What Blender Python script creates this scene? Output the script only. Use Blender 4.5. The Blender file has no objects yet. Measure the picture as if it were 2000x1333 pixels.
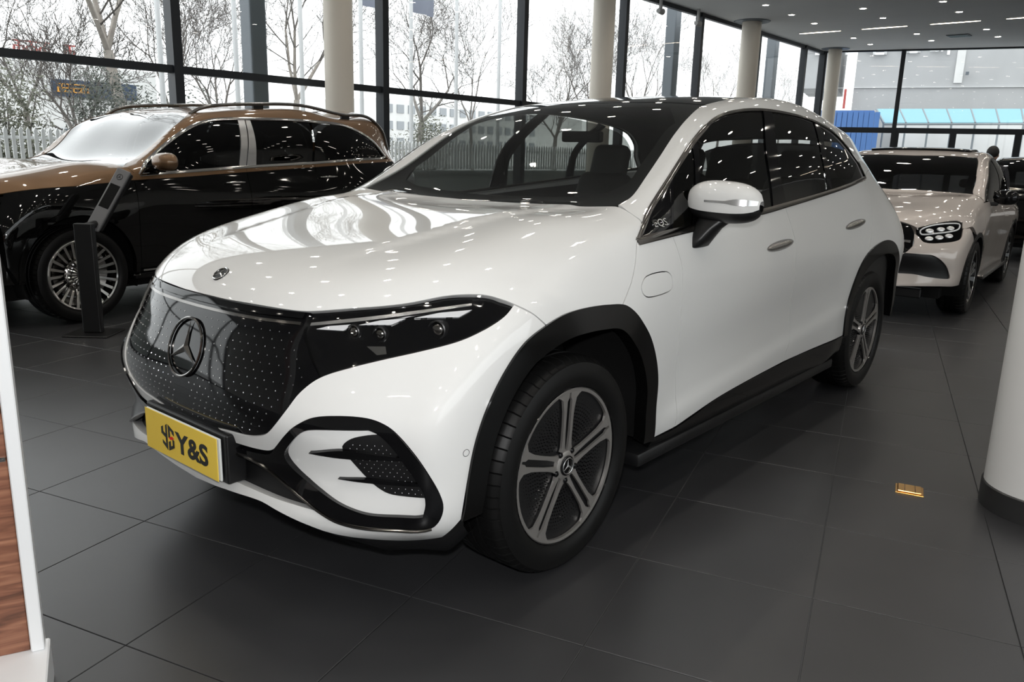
import bpy, bmesh, math, random
import numpy as np
from mathutils import Vector, Matrix
from mathutils.bvhtree import BVHTree
from mathutils.geometry import delaunay_2d_cdt
random.seed(7)
PI = math.pi
SC = bpy.context.scene
COL = SC.collection

# ------------------------------------------------------------------ camera
CAM_POS = Vector((-2.13988, -2.46983, 1.44146))
CAM_R = Vector((0.64587293, -0.76298467, 0.02650576))
CAM_U = Vector((0.15780303, 0.16738944, 0.97317983))
CAM_F = Vector((0.74695807, 0.62436782, -0.2285136))
FPX = 1572.2
cam_d = bpy.data.cameras.new('camera')
cam = bpy.data.objects.new('camera', cam_d)
COL.objects.link(cam)
cam.matrix_world = Matrix(((CAM_R.x, CAM_U.x, -CAM_F.x, CAM_POS.x), (CAM_R.y, CAM_U.y, -CAM_F.y, CAM_POS.y),
                           (CAM_R.z, CAM_U.z, -CAM_F.z, CAM_POS.z), (0, 0, 0, 1)))
cam_d.sensor_width = 36.0
cam_d.lens = 36.0 * FPX / 2000.0
cam_d.clip_start = 0.02
cam_d.clip_end = 400
SC.camera = cam

# ------------------------------------------------------------------ world, flash, exposure
SC.view_settings.view_transform = 'Standard'
SC.view_settings.look = 'None'
SC.view_settings.gamma = 1.0
SC.view_settings.exposure = 1.3
SC.view_settings.use_curve_mapping = False
SC.cycles.use_denoising = True
SC.cycles.use_adaptive_sampling = True
SC.cycles.adaptive_threshold = 0.04
SC.cycles.max_bounces = 6
SC.cycles.diffuse_bounces = 3
SC.cycles.glossy_bounces = 4
SC.cycles.transparent_max_bounces = 24
SC.cycles.caustics_reflective = False
SC.cycles.caustics_refractive = False
SC.cycles.sample_clamp_indirect = 6.0
W = bpy.data.worlds.new('overcast_sky')
SC.world = W
W.use_nodes = True
bg = W.node_tree.nodes['Background']
bg.inputs[0].default_value = (0.965, 0.98, 1.0, 1)
bg.inputs[1].default_value = 1.0
fl = bpy.data.lights.new('camera_flash', 'SPOT')
fl.energy = 68
fl.shadow_soft_size = 0.03
fl.spot_size = math.radians(135)
fl.spot_blend = 0.5
flo = bpy.data.objects.new('camera_flash', fl)
COL.objects.link(flo)
flo.matrix_world = cam.matrix_world.copy()
flo.location = CAM_POS + CAM_U * 0.14 - CAM_F * 0.02

# ------------------------------------------------------------------ materials
MATS = {}
def mat(name, col=(0.8, 0.8, 0.8), rough=0.5, metal=0.0, coat=0.0, emit=None, est=0.0, spec=0.5, coat_rough=0.03):
    if name in MATS: return MATS[name]
    m = bpy.data.materials.new(name); m.use_nodes = True
    b = m.node_tree.nodes['Principled BSDF']
    b.inputs['Base Color'].default_value = (*col, 1)
    b.inputs['Roughness'].default_value = rough
    b.inputs['Metallic'].default_value = metal
    b.inputs['Coat Weight'].default_value = coat
    b.inputs['Coat Roughness'].default_value = coat_rough
    b.inputs['Specular IOR Level'].default_value = spec
    if emit:
        b.inputs['Emission Color'].default_value = (*emit, 1)
        b.inputs['Emission Strength'].default_value = est
    MATS[name] = m
    return m
def glass(name, tint, refl_col=(1, 1, 1), ior=1.5, boost=1.0):
    """thin pane: tinted see-through plus fresnel mirror"""
    m = bpy.data.materials.new(name); m.use_nodes = True
    nt = m.node_tree; nt.nodes.clear()
    o = nt.nodes.new('ShaderNodeOutputMaterial'); mx = nt.nodes.new('ShaderNodeMixShader')
    t = nt.nodes.new('ShaderNodeBsdfTransparent'); g = nt.nodes.new('ShaderNodeBsdfGlossy')
    f = nt.nodes.new('ShaderNodeFresnel')
    ge = nt.nodes.new('ShaderNodeNewGeometry'); ma = nt.nodes.new('ShaderNodeMath'); ma.operation = 'MULTIPLY_ADD'
    ma.inputs[1].default_value = 1 / ior - ior; ma.inputs[2].default_value = ior   # same pane from either face
    nt.links.new(ge.outputs['Backfacing'], ma.inputs[0]); nt.links.new(ma.outputs[0], f.inputs[0])
    t.inputs[0].default_value = (*tint, 1); g.inputs[0].default_value = (*refl_col, 1); g.inputs[1].default_value = 0.0
    if boost != 1.0:
        mm = nt.nodes.new('ShaderNodeMath'); mm.operation = 'MULTIPLY'; mm.inputs[1].default_value = boost; mm.use_clamp = True
        nt.links.new(f.outputs[0], mm.inputs[0]); nt.links.new(mm.outputs[0], mx.inputs[0])
    else: nt.links.new(f.outputs[0], mx.inputs[0])
    nt.links.new(t.outputs[0], mx.inputs[1]); nt.links.new(g.outputs[0], mx.inputs[2]); nt.links.new(mx.outputs[0], o.inputs[0])
    MATS[name] = m
    return m
def noise_mat(name, c1, c2, scale=5, rough=0.5, bump=0.0, stretch=(1, 1, 1), detail=4, spec=0.5, metal=0.0):
    m = mat(name, c1, rough, metal, spec=spec); nt = m.node_tree; b = nt.nodes['Principled BSDF']
    tc = nt.nodes.new('ShaderNodeTexCoord'); mp = nt.nodes.new('ShaderNodeMapping'); mp.inputs['Scale'].default_value = stretch
    n = nt.nodes.new('ShaderNodeTexNoise'); n.inputs['Scale'].default_value = scale; n.inputs['Detail'].default_value = detail
    r = nt.nodes.new('ShaderNodeValToRGB'); r.color_ramp.elements[0].position = 0.3; r.color_ramp.elements[1].position = 0.7
    r.color_ramp.elements[0].color = (*c1, 1); r.color_ramp.elements[1].color = (*c2, 1)
    nt.links.new(tc.outputs['Object'], mp.inputs[0]); nt.links.new(mp.outputs[0], n.inputs['Vector'])
    nt.links.new(n.outputs['Fac'], r.inputs[0]); nt.links.new(r.outputs[0], b.inputs['Base Color'])
    if bump:
        bp = nt.nodes.new('ShaderNodeBump'); bp.inputs['Strength'].default_value = bump
        nt.links.new(n.outputs['Fac'], bp.inputs['Height']); nt.links.new(bp.outputs[0], b.inputs['Normal'])
    return m

mat('white_paint', (0.72, 0.72, 0.71), 0.4, 0.0, coat=1.0, spec=0.1)
mat('pearl_paint', (0.58, 0.52, 0.48), 0.35, 0.1, coat=1.0, spec=0.2)
mat('bronze_paint', (0.18, 0.102, 0.050), 0.4, 0.45, coat=1.0, spec=0.3)
mat('black_paint', (0.003, 0.003, 0.003), 0.3, 0.0, coat=1.0, spec=0.0)
mat('gloss_black', (0.003, 0.003, 0.0035), 0.06, 0.0, spec=0.36)
mat('satin_black', (0.007, 0.007, 0.0075), 0.38, spec=0.4)
mat('clad_black', (0.003, 0.003, 0.003), 0.14, spec=0.28)
mat('matte_black', (0.006, 0.006, 0.006), 0.85, spec=0.2)
mat('rubber', (0.0045, 0.0045, 0.0045), 0.45, spec=0.22)
mat('chrome', (0.72, 0.71, 0.69), 0.09, 1.0)
mat('dark_chrome', (0.22, 0.21, 0.2), 0.16, 1.0)
mat('machined_grey', (0.46, 0.44, 0.42), 0.34, 0.8)
mat('silver', (0.62, 0.62, 0.62), 0.25, 0.9)
mat('star_white', (0.75, 0.75, 0.75), 0.2, 0.6)
mat('lamp_white', (0.72, 0.73, 0.75), 0.3)
mat('interior_dark', (0.014, 0.013, 0.012), 0.6)
mat('interior_brown', (0.15, 0.13, 0.11), 0.5)
mat('plate_yellow', (0.93, 0.66, 0.085), 0.5)
mat('ink_black', (0.004, 0.004, 0.004), 0.5)
mat('ink_red', (0.8, 0.01, 0.005), 0.5)
mat('plate_white', (0.7, 0.72, 0.7), 0.35)
glass('car_glass', (0.62, 0.64, 0.62), ior=1.5)
glass('car_glass_dark', (0.27, 0.28, 0.27), ior=1.5)
glass('privacy_glass', (0.02, 0.02, 0.02), ior=1.5)
glass('lens_clear', (0.92, 0.92, 0.92), ior=1.5)
glass('pane_glass', (0.90, 0.93, 0.92), ior=1.5)

# ------------------------------------------------------------------ object helpers
def link(name, me, m=None, parent=None):
    o = bpy.data.objects.new(name, me); COL.objects.link(o)
    if m is not None and me is not None: me.materials.append(MATS[m] if isinstance(m, str) else m)
    if parent is not None: o.parent = parent
    return o
def tag(o, label=None, cat=None, group=None, kind=None):
    if label: o['label'] = label
    if cat: o['category'] = cat
    if group: o['group'] = group
    if kind: o['kind'] = kind
    return o
def empty(name, loc=(0, 0, 0), rz=0.0, label=None, cat=None, group=None):
    o = bpy.data.objects.new(name, None); COL.objects.link(o); o.location = loc; o.rotation_euler = (0, 0, rz)
    o.empty_display_size = 0.1
    return tag(o, label, cat, group)
def shade(me, flag=True):
    me.polygons.foreach_set('use_smooth', [flag] * len(me.polygons))
def mesh_obj(name, verts, faces, m=None, parent=None, smooth=False, angle=None):
    me = bpy.data.meshes.new(name); me.from_pydata([tuple(v) for v in verts], [], faces); me.update()
    if smooth: shade(me)
    if angle is not None:
        shade(me); me.set_sharp_from_angle(angle=math.radians(angle))
    return link(name, me, m, parent)
def bm_obj(name, bm, m=None, parent=None, smooth=False, angle=None, recalc=True):
    if recalc: bmesh.ops.recalc_face_normals(bm, faces=bm.faces)
    me = bpy.data.meshes.new(name); bm.to_mesh(me); bm.free()
    if smooth: shade(me)
    if angle is not None:
        shade(me); me.set_sharp_from_angle(angle=math.radians(angle))
    return link(name, me, m, parent)
def add_box(bm, lo, hi, bev=0.0, M=None, seg=1):
    r = bmesh.ops.create_cube(bm, size=1.0)
    vs = r['verts']; c = [(a + b) / 2 for a, b in zip(lo, hi)]; s = [abs(b - a) for a, b in zip(lo, hi)]
    for v in vs:
        v.co = Vector((v.co.x * s[0] + c[0], v.co.y * s[1] + c[1], v.co.z * s[2] + c[2]))
    if bev > 0:
        es = list({e for v in vs for e in v.link_edges})
        r2 = bmesh.ops.bevel(bm, geom=es, offset=bev, segments=seg, affect='EDGES', profile=0.5)
        vs = list({v for f in r2['faces'] for v in f.verts} | {v for v in vs if v.is_valid})
    if M is not None:
        for v in vs: v.co = M @ v.co
    return vs
def box(name, lo, hi, m=None, parent=None, bev=0.0, M=None, seg=1):
    bm = bmesh.new(); add_box(bm, lo, hi, bev, M, seg)
    return bm_obj(name, bm, m, parent)
def add_tube(bm, pts, rad, n=8, caps=True, closed=False, up=None):
    """tube along pts; rad number or list"""
    pts = [Vector(p) for p in pts]; N = len(pts)
    rads = rad if isinstance(rad, (list, tuple)) else [rad] * N
    rings = []; prev = None
    for i, p in enumerate(pts):
        if closed: t = pts[(i + 1) % N] - pts[i - 1]
        else: t = pts[min(i + 1, N - 1)] - pts[max(i - 1, 0)]
        if t.length < 1e-9: t = Vector((0, 0, 1))
        t.normalize()
        if prev is None:
            a = Vector((0, 0, 1)) if abs(t.z) < 0.9 else Vector((1, 0, 0))
            if up is not None: a = Vector(up)
            u = t.cross(a).normalized()
        else:
            u = prev - t * prev.dot(t)
            u = u.normalized() if u.length > 1e-6 else t.orthogonal().normalized()
        prev = u; w = t.cross(u)
        rings.append([bm.verts.new(p + (u * math.cos(2 * PI * k / n) + w * math.sin(2 * PI * k / n)) * rads[i]) for k in range(n)])
    M_ = N if closed else N - 1
    for i in range(M_):
        a, b = rings[i], rings[(i + 1) % N]
        for k in range(n): bm.faces.new((a[k], a[(k + 1) % n], b[(k + 1) % n], b[k]))
    if caps and not closed:
        bm.faces.new(list(reversed(rings[0]))); bm.faces.new(rings[-1])
def tube(name, pts, rad, m=None, parent=None, n=8, closed=False):
    bm = bmesh.new(); add_tube(bm, pts, rad, n, True, closed)
    return bm_obj(name, bm, m, parent, angle=50)
def lathe(name, prof, m=None, parent=None, n=48, axis='y', M=None, angle=40, closed=False):
    """prof: list of (radius, along axis). axis y: ring in xz"""
    bm = bmesh.new(); rings = []
    for r, h in prof:
        if r < 1e-6:
            co = {'y': (0, h, 0), 'z': (0, 0, h), 'x': (h, 0, 0)}[axis]; rings.append([bm.verts.new(co)]); continue
        rg = []
        for k in range(n):
            a = 2 * PI * k / n; c, s = r * math.cos(a), r * math.sin(a)
            rg.append(bm.verts.new({'y': (c, h, s), 'z': (c, s, h), 'x': (h, c, s)}[axis]))
        rings.append(rg)
    pr = list(zip(rings, rings[1:])) + ([(rings[-1], rings[0])] if closed else [])
    for a, b in pr:
        for k in range(n):
            k2 = (k + 1) % n
            if len(a) == 1 and len(b) == 1: continue
            if len(a) == 1: bm.faces.new((a[0], b[k], b[k2]))
            elif len(b) == 1: bm.faces.new((a[k], a[k2], b[0]))
            else: bm.faces.new((a[k], a[k2], b[k2], b[k]))
    if M is not None: bmesh.ops.transform(bm, matrix=M, verts=bm.verts)
    return bm_obj(name, bm, m, parent, angle=angle)
def prism(bm, poly, fn0, fn1):
    """extrude 2D polygon between maps fn0 and fn1 (2D -> 3D)"""
    a = [bm.verts.new(fn0(p)) for p in poly]; b = [bm.verts.new(fn1(p)) for p in poly]
    n = len(poly)
    bm.faces.new(a); bm.faces.new(list(reversed(b)))
    for i in range(n): bm.faces.new((a[i], b[i], b[(i + 1) % n], a[(i + 1) % n]))
def copy_tree(o, parent=None):
    c = o.copy(); COL.objects.link(c); c.parent = parent
    for ch in o.children: copy_tree(ch, c)
    return c

# ------------------------------------------------------------------ spline + panel engine
def spline(pts, corners=(), step=0.015, closed=False):
    """centripetal-ish Catmull-Rom through 2D/3D points, sharp at corner indices"""
    P = [np.array(p, float) for p in pts]; n = len(P); out = []
    C = set(c % n for c in corners)
    rng = range(n if closed else n - 1)
    for i in rng:
        p1, p2 = P[i], P[(i + 1) % n]
        p0 = P[i - 1] if (i > 0 or closed) else 2 * p1 - p2
        p3 = P[(i + 2) % n] if (i + 2 < n or closed) else 2 * p2 - p1
        L = np.linalg.norm(p2 - p1) + 1e-12
        m1 = (p2 - p0) * L / (L + np.linalg.norm(p1 - p0) + 1e-12)
        m2 = (p3 - p1) * L / (L + np.linalg.norm(p3 - p2) + 1e-12)
        if i in C: m1 = (p2 - p1) * 1.0
        if (i + 1) % n in C: m2 = (p2 - p1) * 1.0
        k = max(1, int(math.ceil(L / step)))
        for s in range(k):
            t = s / k
            h = (2*t**3-3*t**2+1, t**3-2*t**2+t, -2*t**3+3*t**2, t**3-t**2)
            out.append(h[0]*p1 + h[1]*m1 + h[2]*p2 + h[3]*m2)
    if not closed: out.append(P[-1])
    return out
def inpoly(pts, poly):
    x, y = pts[:, 0], pts[:, 1]; r = np.zeros(len(pts), bool); n = len(poly)
    for i in range(n):
        x1, y1 = poly[i]; x2, y2 = poly[(i + 1) % n]
        c = ((y1 > y) != (y2 > y))
        if y1 != y2: r ^= c & (x < (x2 - x1) * (y - y1) / (y2 - y1) + x1)
    return r
def segdist(pts, poly):
    d = np.full(len(pts), 1e9)
    for i in range(len(poly)):
        a = poly[i]; b = poly[(i + 1) % len(poly)]; ab = b - a; L = ab @ ab
        if L < 1e-16: continue
        t = np.clip(((pts - a) @ ab) / L, 0, 1)
        d = np.minimum(d, np.linalg.norm(pts - a - t[:, None] * ab, axis=1))
    return d

class Body:
    """smooth car skin from an interpolating subdivision cage; panels are cut from it"""
    def __init__(self, F, S, T, R, level=4, origin=(0, 0, 0), rz=0.0, tweak=None):
        self.origin = Vector(origin); self.inv = Matrix.Rotation(-rz, 3, 'Z')
        key = {}; V = []; faces = []
        def vid(p, mir):
            y = -p[1] if not mir else p[1]
            q = (round(p[0], 5), round(y if p[1] > 1e-6 else 0.0, 5), round(p[2], 5))
            if q not in key: key[q] = len(V); V.append(q)
            return key[q]
        for mir in (False, True):
            for G in (F, S, T, R):
                for a in range(len(G) - 1):
                    for b in range(len(G[0]) - 1):
                        f = [vid(G[a][b], mir), vid(G[a + 1][b], mir), vid(G[a + 1][b + 1], mir), vid(G[a][b + 1], mir)]
                        faces.append(f)
        N = len(V); Q = np.array(V)
        # limit-position matrix
        nb = [set() for _ in range(N)]; fd = [[] for _ in range(N)]; ec = {}
        for f in faces:
            for i in range(4):
                a, b = f[i], f[(i + 1) % 4]; nb[a].add(b); nb[b].add(a); fd[a].append((f[(i + 2) % 4]))
                ec[(min(a, b), max(a, b))] = ec.get((min(a, b), max(a, b)), 0) + 1
        Mx = np.zeros((N, N))
        for v in range(N):
            bn = [u for u in nb[v] if ec[(min(u, v), max(u, v))] == 1]
            if bn:
                if len(bn) == 2 and len(nb[v]) > 2:
                    Mx[v, v] = 4 / 6
                    for u in bn: Mx[v, u] = 1 / 6
                else: Mx[v, v] = 1
            else:
                n = len(nb[v]); k = n * (n + 5); Mx[v, v] = n * n / k
                for u in nb[v]: Mx[v, u] += 4 / k
                for u in fd[v]: Mx[v, u] += 1 / k
        P = np.linalg.solve(Mx, Q)
        me = bpy.data.meshes.new('cage'); me.from_pydata(P.tolist(), [], faces); me.update()
        bm = bmesh.new(); bm.from_mesh(me); bmesh.ops.recalc_face_normals(bm, faces=bm.faces); bm.to_mesh(me); bm.free()
        ob = bpy.data.objects.new('cage', me); COL.objects.link(ob)
        md = ob.modifiers.new('s', 'SUBSURF'); md.levels = level; md.render_levels = level
        if hasattr(md, 'use_limit_surface'): md.use_limit_surface = True
        md.boundary_smooth = 'ALL'
        dg = bpy.context.evaluated_depsgraph_get(); ev = ob.evaluated_get(dg); em = ev.to_mesh()
        nv = len(em.vertices); co = np.empty(nv * 3); em.vertices.foreach_get('co', co); co = co.reshape(-1, 3)
        no = np.empty(nv * 3); em.vertices.foreach_get('normal', no); no = no.reshape(-1, 3)
        nl = len(em.loops); lv = np.empty(nl, int); em.loops.foreach_get('vertex_index', lv); quads = lv.reshape(-1, 4)
        ev.to_mesh_clear(); bpy.data.objects.remove(ob); bpy.data.meshes.remove(me)
        # outward orientation
        c = co.mean(0)
        if ((co - c) * no).sum() < 0: no = -no
        if tweak:
            co = tweak(co.copy())
            fn = np.cross(co[quads[:, 2]] - co[quads[:, 0]], co[quads[:, 3]] - co[quads[:, 1]]); n2 = np.zeros_like(co)
            for k_ in range(4): np.add.at(n2, quads[:, k_], fn)
            n2 /= np.linalg.norm(n2, axis=1)[:, None] + 1e-12
            no = n2 if (n2 * no).sum() > 0 else -n2
        self.co, self.no, self.quads = co, no, quads
        tris = np.concatenate([quads[:, [0, 1, 2]], quads[:, [0, 2, 3]]])
        self.tris = tris
        self.bvh = BVHTree.FromPolygons([tuple(v) for v in co], [tuple(t) for t in tris.tolist()])
    def _nrm(self, loc, idx):
        t = self.tris[idx]; a, b, c = self.co[t[0]], self.co[t[1]], self.co[t[2]]
        p = np.array(loc); v0, v1, v2 = b - a, c - a, p - a
        d00, d01, d11, d20, d21 = v0 @ v0, v0 @ v1, v1 @ v1, v2 @ v0, v2 @ v1
        den = d00 * d11 - d01 * d01
        if abs(den) < 1e-18: n = self.no[t[0]]
        else:
            v = (d11 * d20 - d01 * d21) / den; w = (d00 * d21 - d01 * d20) / den
            n = self.no[t[0]] * (1 - v - w) + self.no[t[1]] * v + self.no[t[2]] * w
        return Vector(n).normalized()
    def cast(self, o, d):
        h = self.bvh.ray_cast(Vector(o), Vector(d).normalized())
        if h[0] is None: return None
        return h[0], self._nrm(h[0], h[2])
    def near(self, p):
        h = self.bvh.find_nearest(Vector(p))
        return h[0], self._nrm(h[0], h[2])
    def px(self, u, v):
        """skin point seen at reference pixel (u, v)"""
        d = CAM_F + CAM_R * ((u - 1000) / FPX) + CAM_U * ((666.5 - v) / FPX); d.normalize()
        o = self.inv @ (CAM_POS - self.origin); d = self.inv @ d
        self.eye = o
        h = self.cast(o, d)
        if h: return h[0]
        # silhouette: nearest skin point to the ray
        best = None
        for t in np.linspace(1.0, 14, 300):
            q = o + d * t; n = self.bvh.find_nearest(q)
            if best is None or n[3] < best[1]: best = (n[0], n[3])
        return best[0]
    def sd(self, x, z): 
        h = self.cast((x, -3, z), (0, 1, 0)); return h[0] if h else self.near((x, -0.95, z))[0]
    def fr(self, w, z):
        h = self.cast((-3, -w, z), (1, 0, 0)); return h[0] if h else self.near((-0.8, -w, z))[0]
    def tp(self, x, w):
        h = self.cast((x, -w, 4), (0, 0, -1)); return h[0] if h else self.near((x, -w, 1.2))[0]
    def panel(self, name, outline, d, m, parent, off=0.0, rim=0.018, gap=0.002, holes=(), center=False, mirror=True,
              step=0.028, corners=None, ostep=0.014, raw=False, name2=None, bulge=0.0, offn=None):
        """cut a panel: outline of 3D points on the near half. d: viewing direction used to flatten it.
        center: outline starts and ends on y = 0 and the panel is one symmetric piece. mirror: twin for the far side."""
        d = Vector(d).normalized()
        e1 = Vector((0, 0, 1)).cross(d)
        if e1.length < 0.1: e1 = Vector((1, 0, 0)).cross(d)
        e1.normalize(); e2 = d.cross(e1)
        B = np.array([e1, e2]); dv = np.array(d)
        def prep(ol, cor, shrink, cen):
            if not raw: ol = spline(ol, cor if cor is not None else range(len(ol)), ostep, closed=not cen)
            if cen:
                # follow the skin along the centre plane wherever the outline runs along it
                dc = Vector((d.x, 0, d.z)).normalized(); nl = []
                for i in range(len(ol)):
                    a = Vector(ol[i]); b = Vector(ol[(i + 1) % len(ol)]); nl.append(a)
                    if abs(a.y) < 1e-3 and abs(b.y) < 1e-3:
                        k = int((b - a).length / 0.02)
                        for s_ in range(1, k + 1):
                            c = a.lerp(b, s_ / (k + 1)); c.y = 0; h_ = self.cast(c - dc * 2, dc)
                            q_ = h_[0] if h_ else c
                            nl.append(Vector((q_.x, 0, q_.z)))
                ol = nl
            P3 = np.array([np.array(p) for p in ol]); P2 = P3 @ B.T
            keep = [0]
            for i in range(1, len(P2)):
                if np.linalg.norm(P2[i] - P2[keep[-1]]) > 1e-4: keep.append(i)
            if np.linalg.norm(P2[keep[-1]] - P2[keep[0]]) < 1e-4 and len(keep) > 3: keep.pop()
            P2 = P2[keep]; Y = P3[keep][:, 1]
            if shrink:
                n = len(P2); A = 0.5 * np.sum(P2[:, 0] * np.roll(P2[:, 1], -1) - np.roll(P2[:, 0], -1) * P2[:, 1])
                sg = 1 if A > 0 else -1
                t0 = P2 - np.roll(P2, 1, 0); t1 = np.roll(P2, -1, 0) - P2
                t0 /= np.linalg.norm(t0, axis=1)[:, None] + 1e-12; t1 /= np.linalg.norm(t1, axis=1)[:, None] + 1e-12
                n0 = np.c_[-t0[:, 1], t0[:, 0]] * sg; n1 = np.c_[-t1[:, 1], t1[:, 0]] * sg
                nn = n0 + n1; L = np.linalg.norm(nn, axis=1); nn = nn / (L[:, None] + 1e-9)
                k = shrink / np.clip((nn * n0).sum(1), 0.5, 1)
                mv = nn * k[:, None]
                if cen:
                    e = np.array([B[0][1], B[1][1]])  # image of the y axis
                    for i in range(n):
                        if abs(Y[i]) < 2e-3:
                            # slide along the centre line
                            tt = np.array([-e[1], e[0]]); tt /= np.linalg.norm(tt) + 1e-9
                            mv[i] = tt * (mv[i] @ tt)
                P2 = P2 + mv
            return P2
        OL = prep(outline, corners, gap, center)
        HL = []
        for hsp in holes:
            ho, hc = hsp if isinstance(hsp, tuple) else (hsp, None)
            HL.append(prep(ho, hc, -gap, False))
        lo, hi = OL.min(0), OL.max(0)
        gx = np.arange(lo[0] + step * 0.5, hi[0], step); gy = np.arange(lo[1] + step * 0.5, hi[1], step)
        G = np.array([(a + (step * 0.5 if j % 2 else 0), b) for j, b in enumerate(gy) for a in gx]) if len(gx) and len(gy) else np.zeros((0, 2))
        if len(G):
            k = inpoly(G, OL) & (segdist(G, OL) > step * 0.45)
            for h in HL: k &= ~inpoly(G, h) & (segdist(G, h) > step * 0.45)
            G = G[k]
        vs = [tuple(p) for p in OL]; es = [(i, (i + 1) % len(OL)) for i in range(len(OL))]
        for h in HL:
            b = len(vs); vs += [tuple(p) for p in h]; es += [(b + i, b + (i + 1) % len(h)) for i in range(len(h))]
        vs += [tuple(p) for p in G]
        r = delaunay_2d_cdt([Vector(v) for v in vs], es, [], 0, 1e-6)
        V2 = np.array([tuple(v) for v in r[0]]); T = np.array([tuple(f) for f in r[2] if len(f) == 3])
        cen_ = V2[T].mean(1); k = inpoly(cen_, OL)
        for h in HL: k &= ~inpoly(cen_, h)
        T = T[k]
        used = np.unique(T); rm = -np.ones(len(V2), int); rm[used] = np.arange(len(used)); T = rm[T]; V2 = V2[used]
        P = []; Nn = []
        dmin = segdist(V2, OL) if bulge else None
        for i, q in enumerate(V2):
            o = Vector(B.T @ q) - d * 6.0
            h = self.cast(o, d)
            if h is None or h[1].dot(d) > 0.25:
                # off the silhouette: nearest skin point to the line near the body
                best = None
                for t in np.linspace(3.0, 9.0, 61):
                    c = o + d * t; n_ = self.bvh.find_nearest(c)
                    if best is None or n_[3] < best[1]: best = (n_[0], n_[3], n_[2])
                h = (best[0], self._nrm(best[0], best[2]))
            p, n = h
            oo = off
            if bulge: oo = off + bulge * (1 - math.exp(-dmin[i] / 0.02))
            P.append(np.array(p + n * oo)); Nn.append(np.array(n))
        P = np.array(P); Nn = np.array(Nn)
        # consistent orientation
        fn = np.cross(P[T[:, 1]] - P[T[:, 0]], P[T[:, 2]] - P[T[:, 0]])
        fl_ = (fn * Nn[T].mean(1)).sum(1) < 0
        T[fl_] = T[fl_][:, ::-1]
        if center:
            cm = np.abs(P[:, 1]) < 2.5e-3
            P[cm, 1] = 0; Nn[cm, 1] = 0
            Nn[cm] /= np.linalg.norm(Nn[cm], axis=1)[:, None] + 1e-12
            n0 = len(P); mp = np.arange(n0) + n0; mp[cm] = np.where(cm)[0]
            P = np.concatenate([P, P * [1, -1, 1]]); Nn = np.concatenate([Nn, Nn * [1, -1, 1]])
            T = np.concatenate([T, mp[T][:, ::-1]])
        o1 = self._emit(name, P, Nn, T, m, parent, rim)
        if center or not mirror: return o1, None
        o2 = self._emit(name, P * [1, -1, 1], Nn * [1, -1, 1], T[:, ::-1], m, parent, rim)
        return o1, o2
    def _emit(self, name, P, Nn, T, m, parent, rim):
        used = np.unique(T); rm = -np.ones(len(P), int); rm[used] = np.arange(len(used)); T = rm[T]; P = P[used]; Nn = Nn[used]
        nT = len(T); V = [tuple(v) for v in P]; F = [tuple(t) for t in T.tolist()]
        ln = [tuple(Nn[i]) for t in T for i in t]
        if rim:
            cnt = {}
            for t in T.tolist():
                for a, b in ((t[0], t[1]), (t[1], t[2]), (t[2], t[0])): cnt[(a, b)] = 1
            be = [(a, b) for (a, b) in cnt if (b, a) not in cnt]
            low = {}; top = {}
            for a, b in be:
                for v in (a, b):
                    if v not in low:
                        top[v] = len(V); V.append(tuple(P[v])); low[v] = len(V); V.append(tuple(P[v] - Nn[v] * rim))
            for a, b in be:
                F.append((top[b], top[a], low[a], low[b]))
                e = P[b] - P[a]; q = np.cross(Nn[a], e); L = np.linalg.norm(q); q = -q / L if L > 1e-12 else Nn[a]
                ln += [tuple(q)] * 4
        me = bpy.data.meshes.new(name); me.from_pydata(V, [], F); me.update(); shade(me)
        try: me.normals_split_custom_set(ln)
        except Exception as ex: print('normals', name, ex)
        return link(name, me, m, parent)
    def strip(self, name, pts, wdt, m, parent, off=0.004, thick=0.006, mirror=True, wdir=None, corners=(), step=0.02, closed=False, raw=False, profile=None):
        """a moulding of given width lying on the skin along pts"""
        pl = [np.array(p) for p in pts] if raw else spline(pts, corners, step, closed)
        n = len(pl); ws = wdt if callable(wdt) else (lambda t: wdt)
        fr_ = []
        for i, p in enumerate(pl):
            q, nn = self.near(Vector(p)); 
            t = Vector(pl[(i + 1) % n if closed else min(i + 1, n - 1)]) - Vector(pl[i - 1 if (i or closed) else 0])
            t.normalize(); s = nn.cross(t).normalized()
            fr_.append((q, nn, s, ws(i / max(1, n - 1))))
        objs = []
        for sg in (1, -1) if mirror else (1,):
            bm = bmesh.new(); rings = []
            for q, nn, s, w in fr_:
                h = w / 2; pr = [(-h, -thick), (-h, off * 0.5), (-h * 0.6, off), (h * 0.6, off), (h, off * 0.5), (h, -thick)]
                rings.append([bm.verts.new(((q + s * a + nn * b).x, (q + s * a + nn * b).y * sg, (q + s * a + nn * b).z)) for a, b in pr])
            for i in range(n if closed else n - 1):
                a, b = rings[i], rings[(i + 1) % n]
                for k in range(5): bm.faces.new((a[k], a[k + 1], b[k + 1], b[k]))
            if not closed:
                bm.faces.new(list(reversed(rings[0]))); bm.faces.new(rings[-1])
            objs.append(bm_obj(name, bm, m, parent, angle=35))
        return objs
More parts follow.
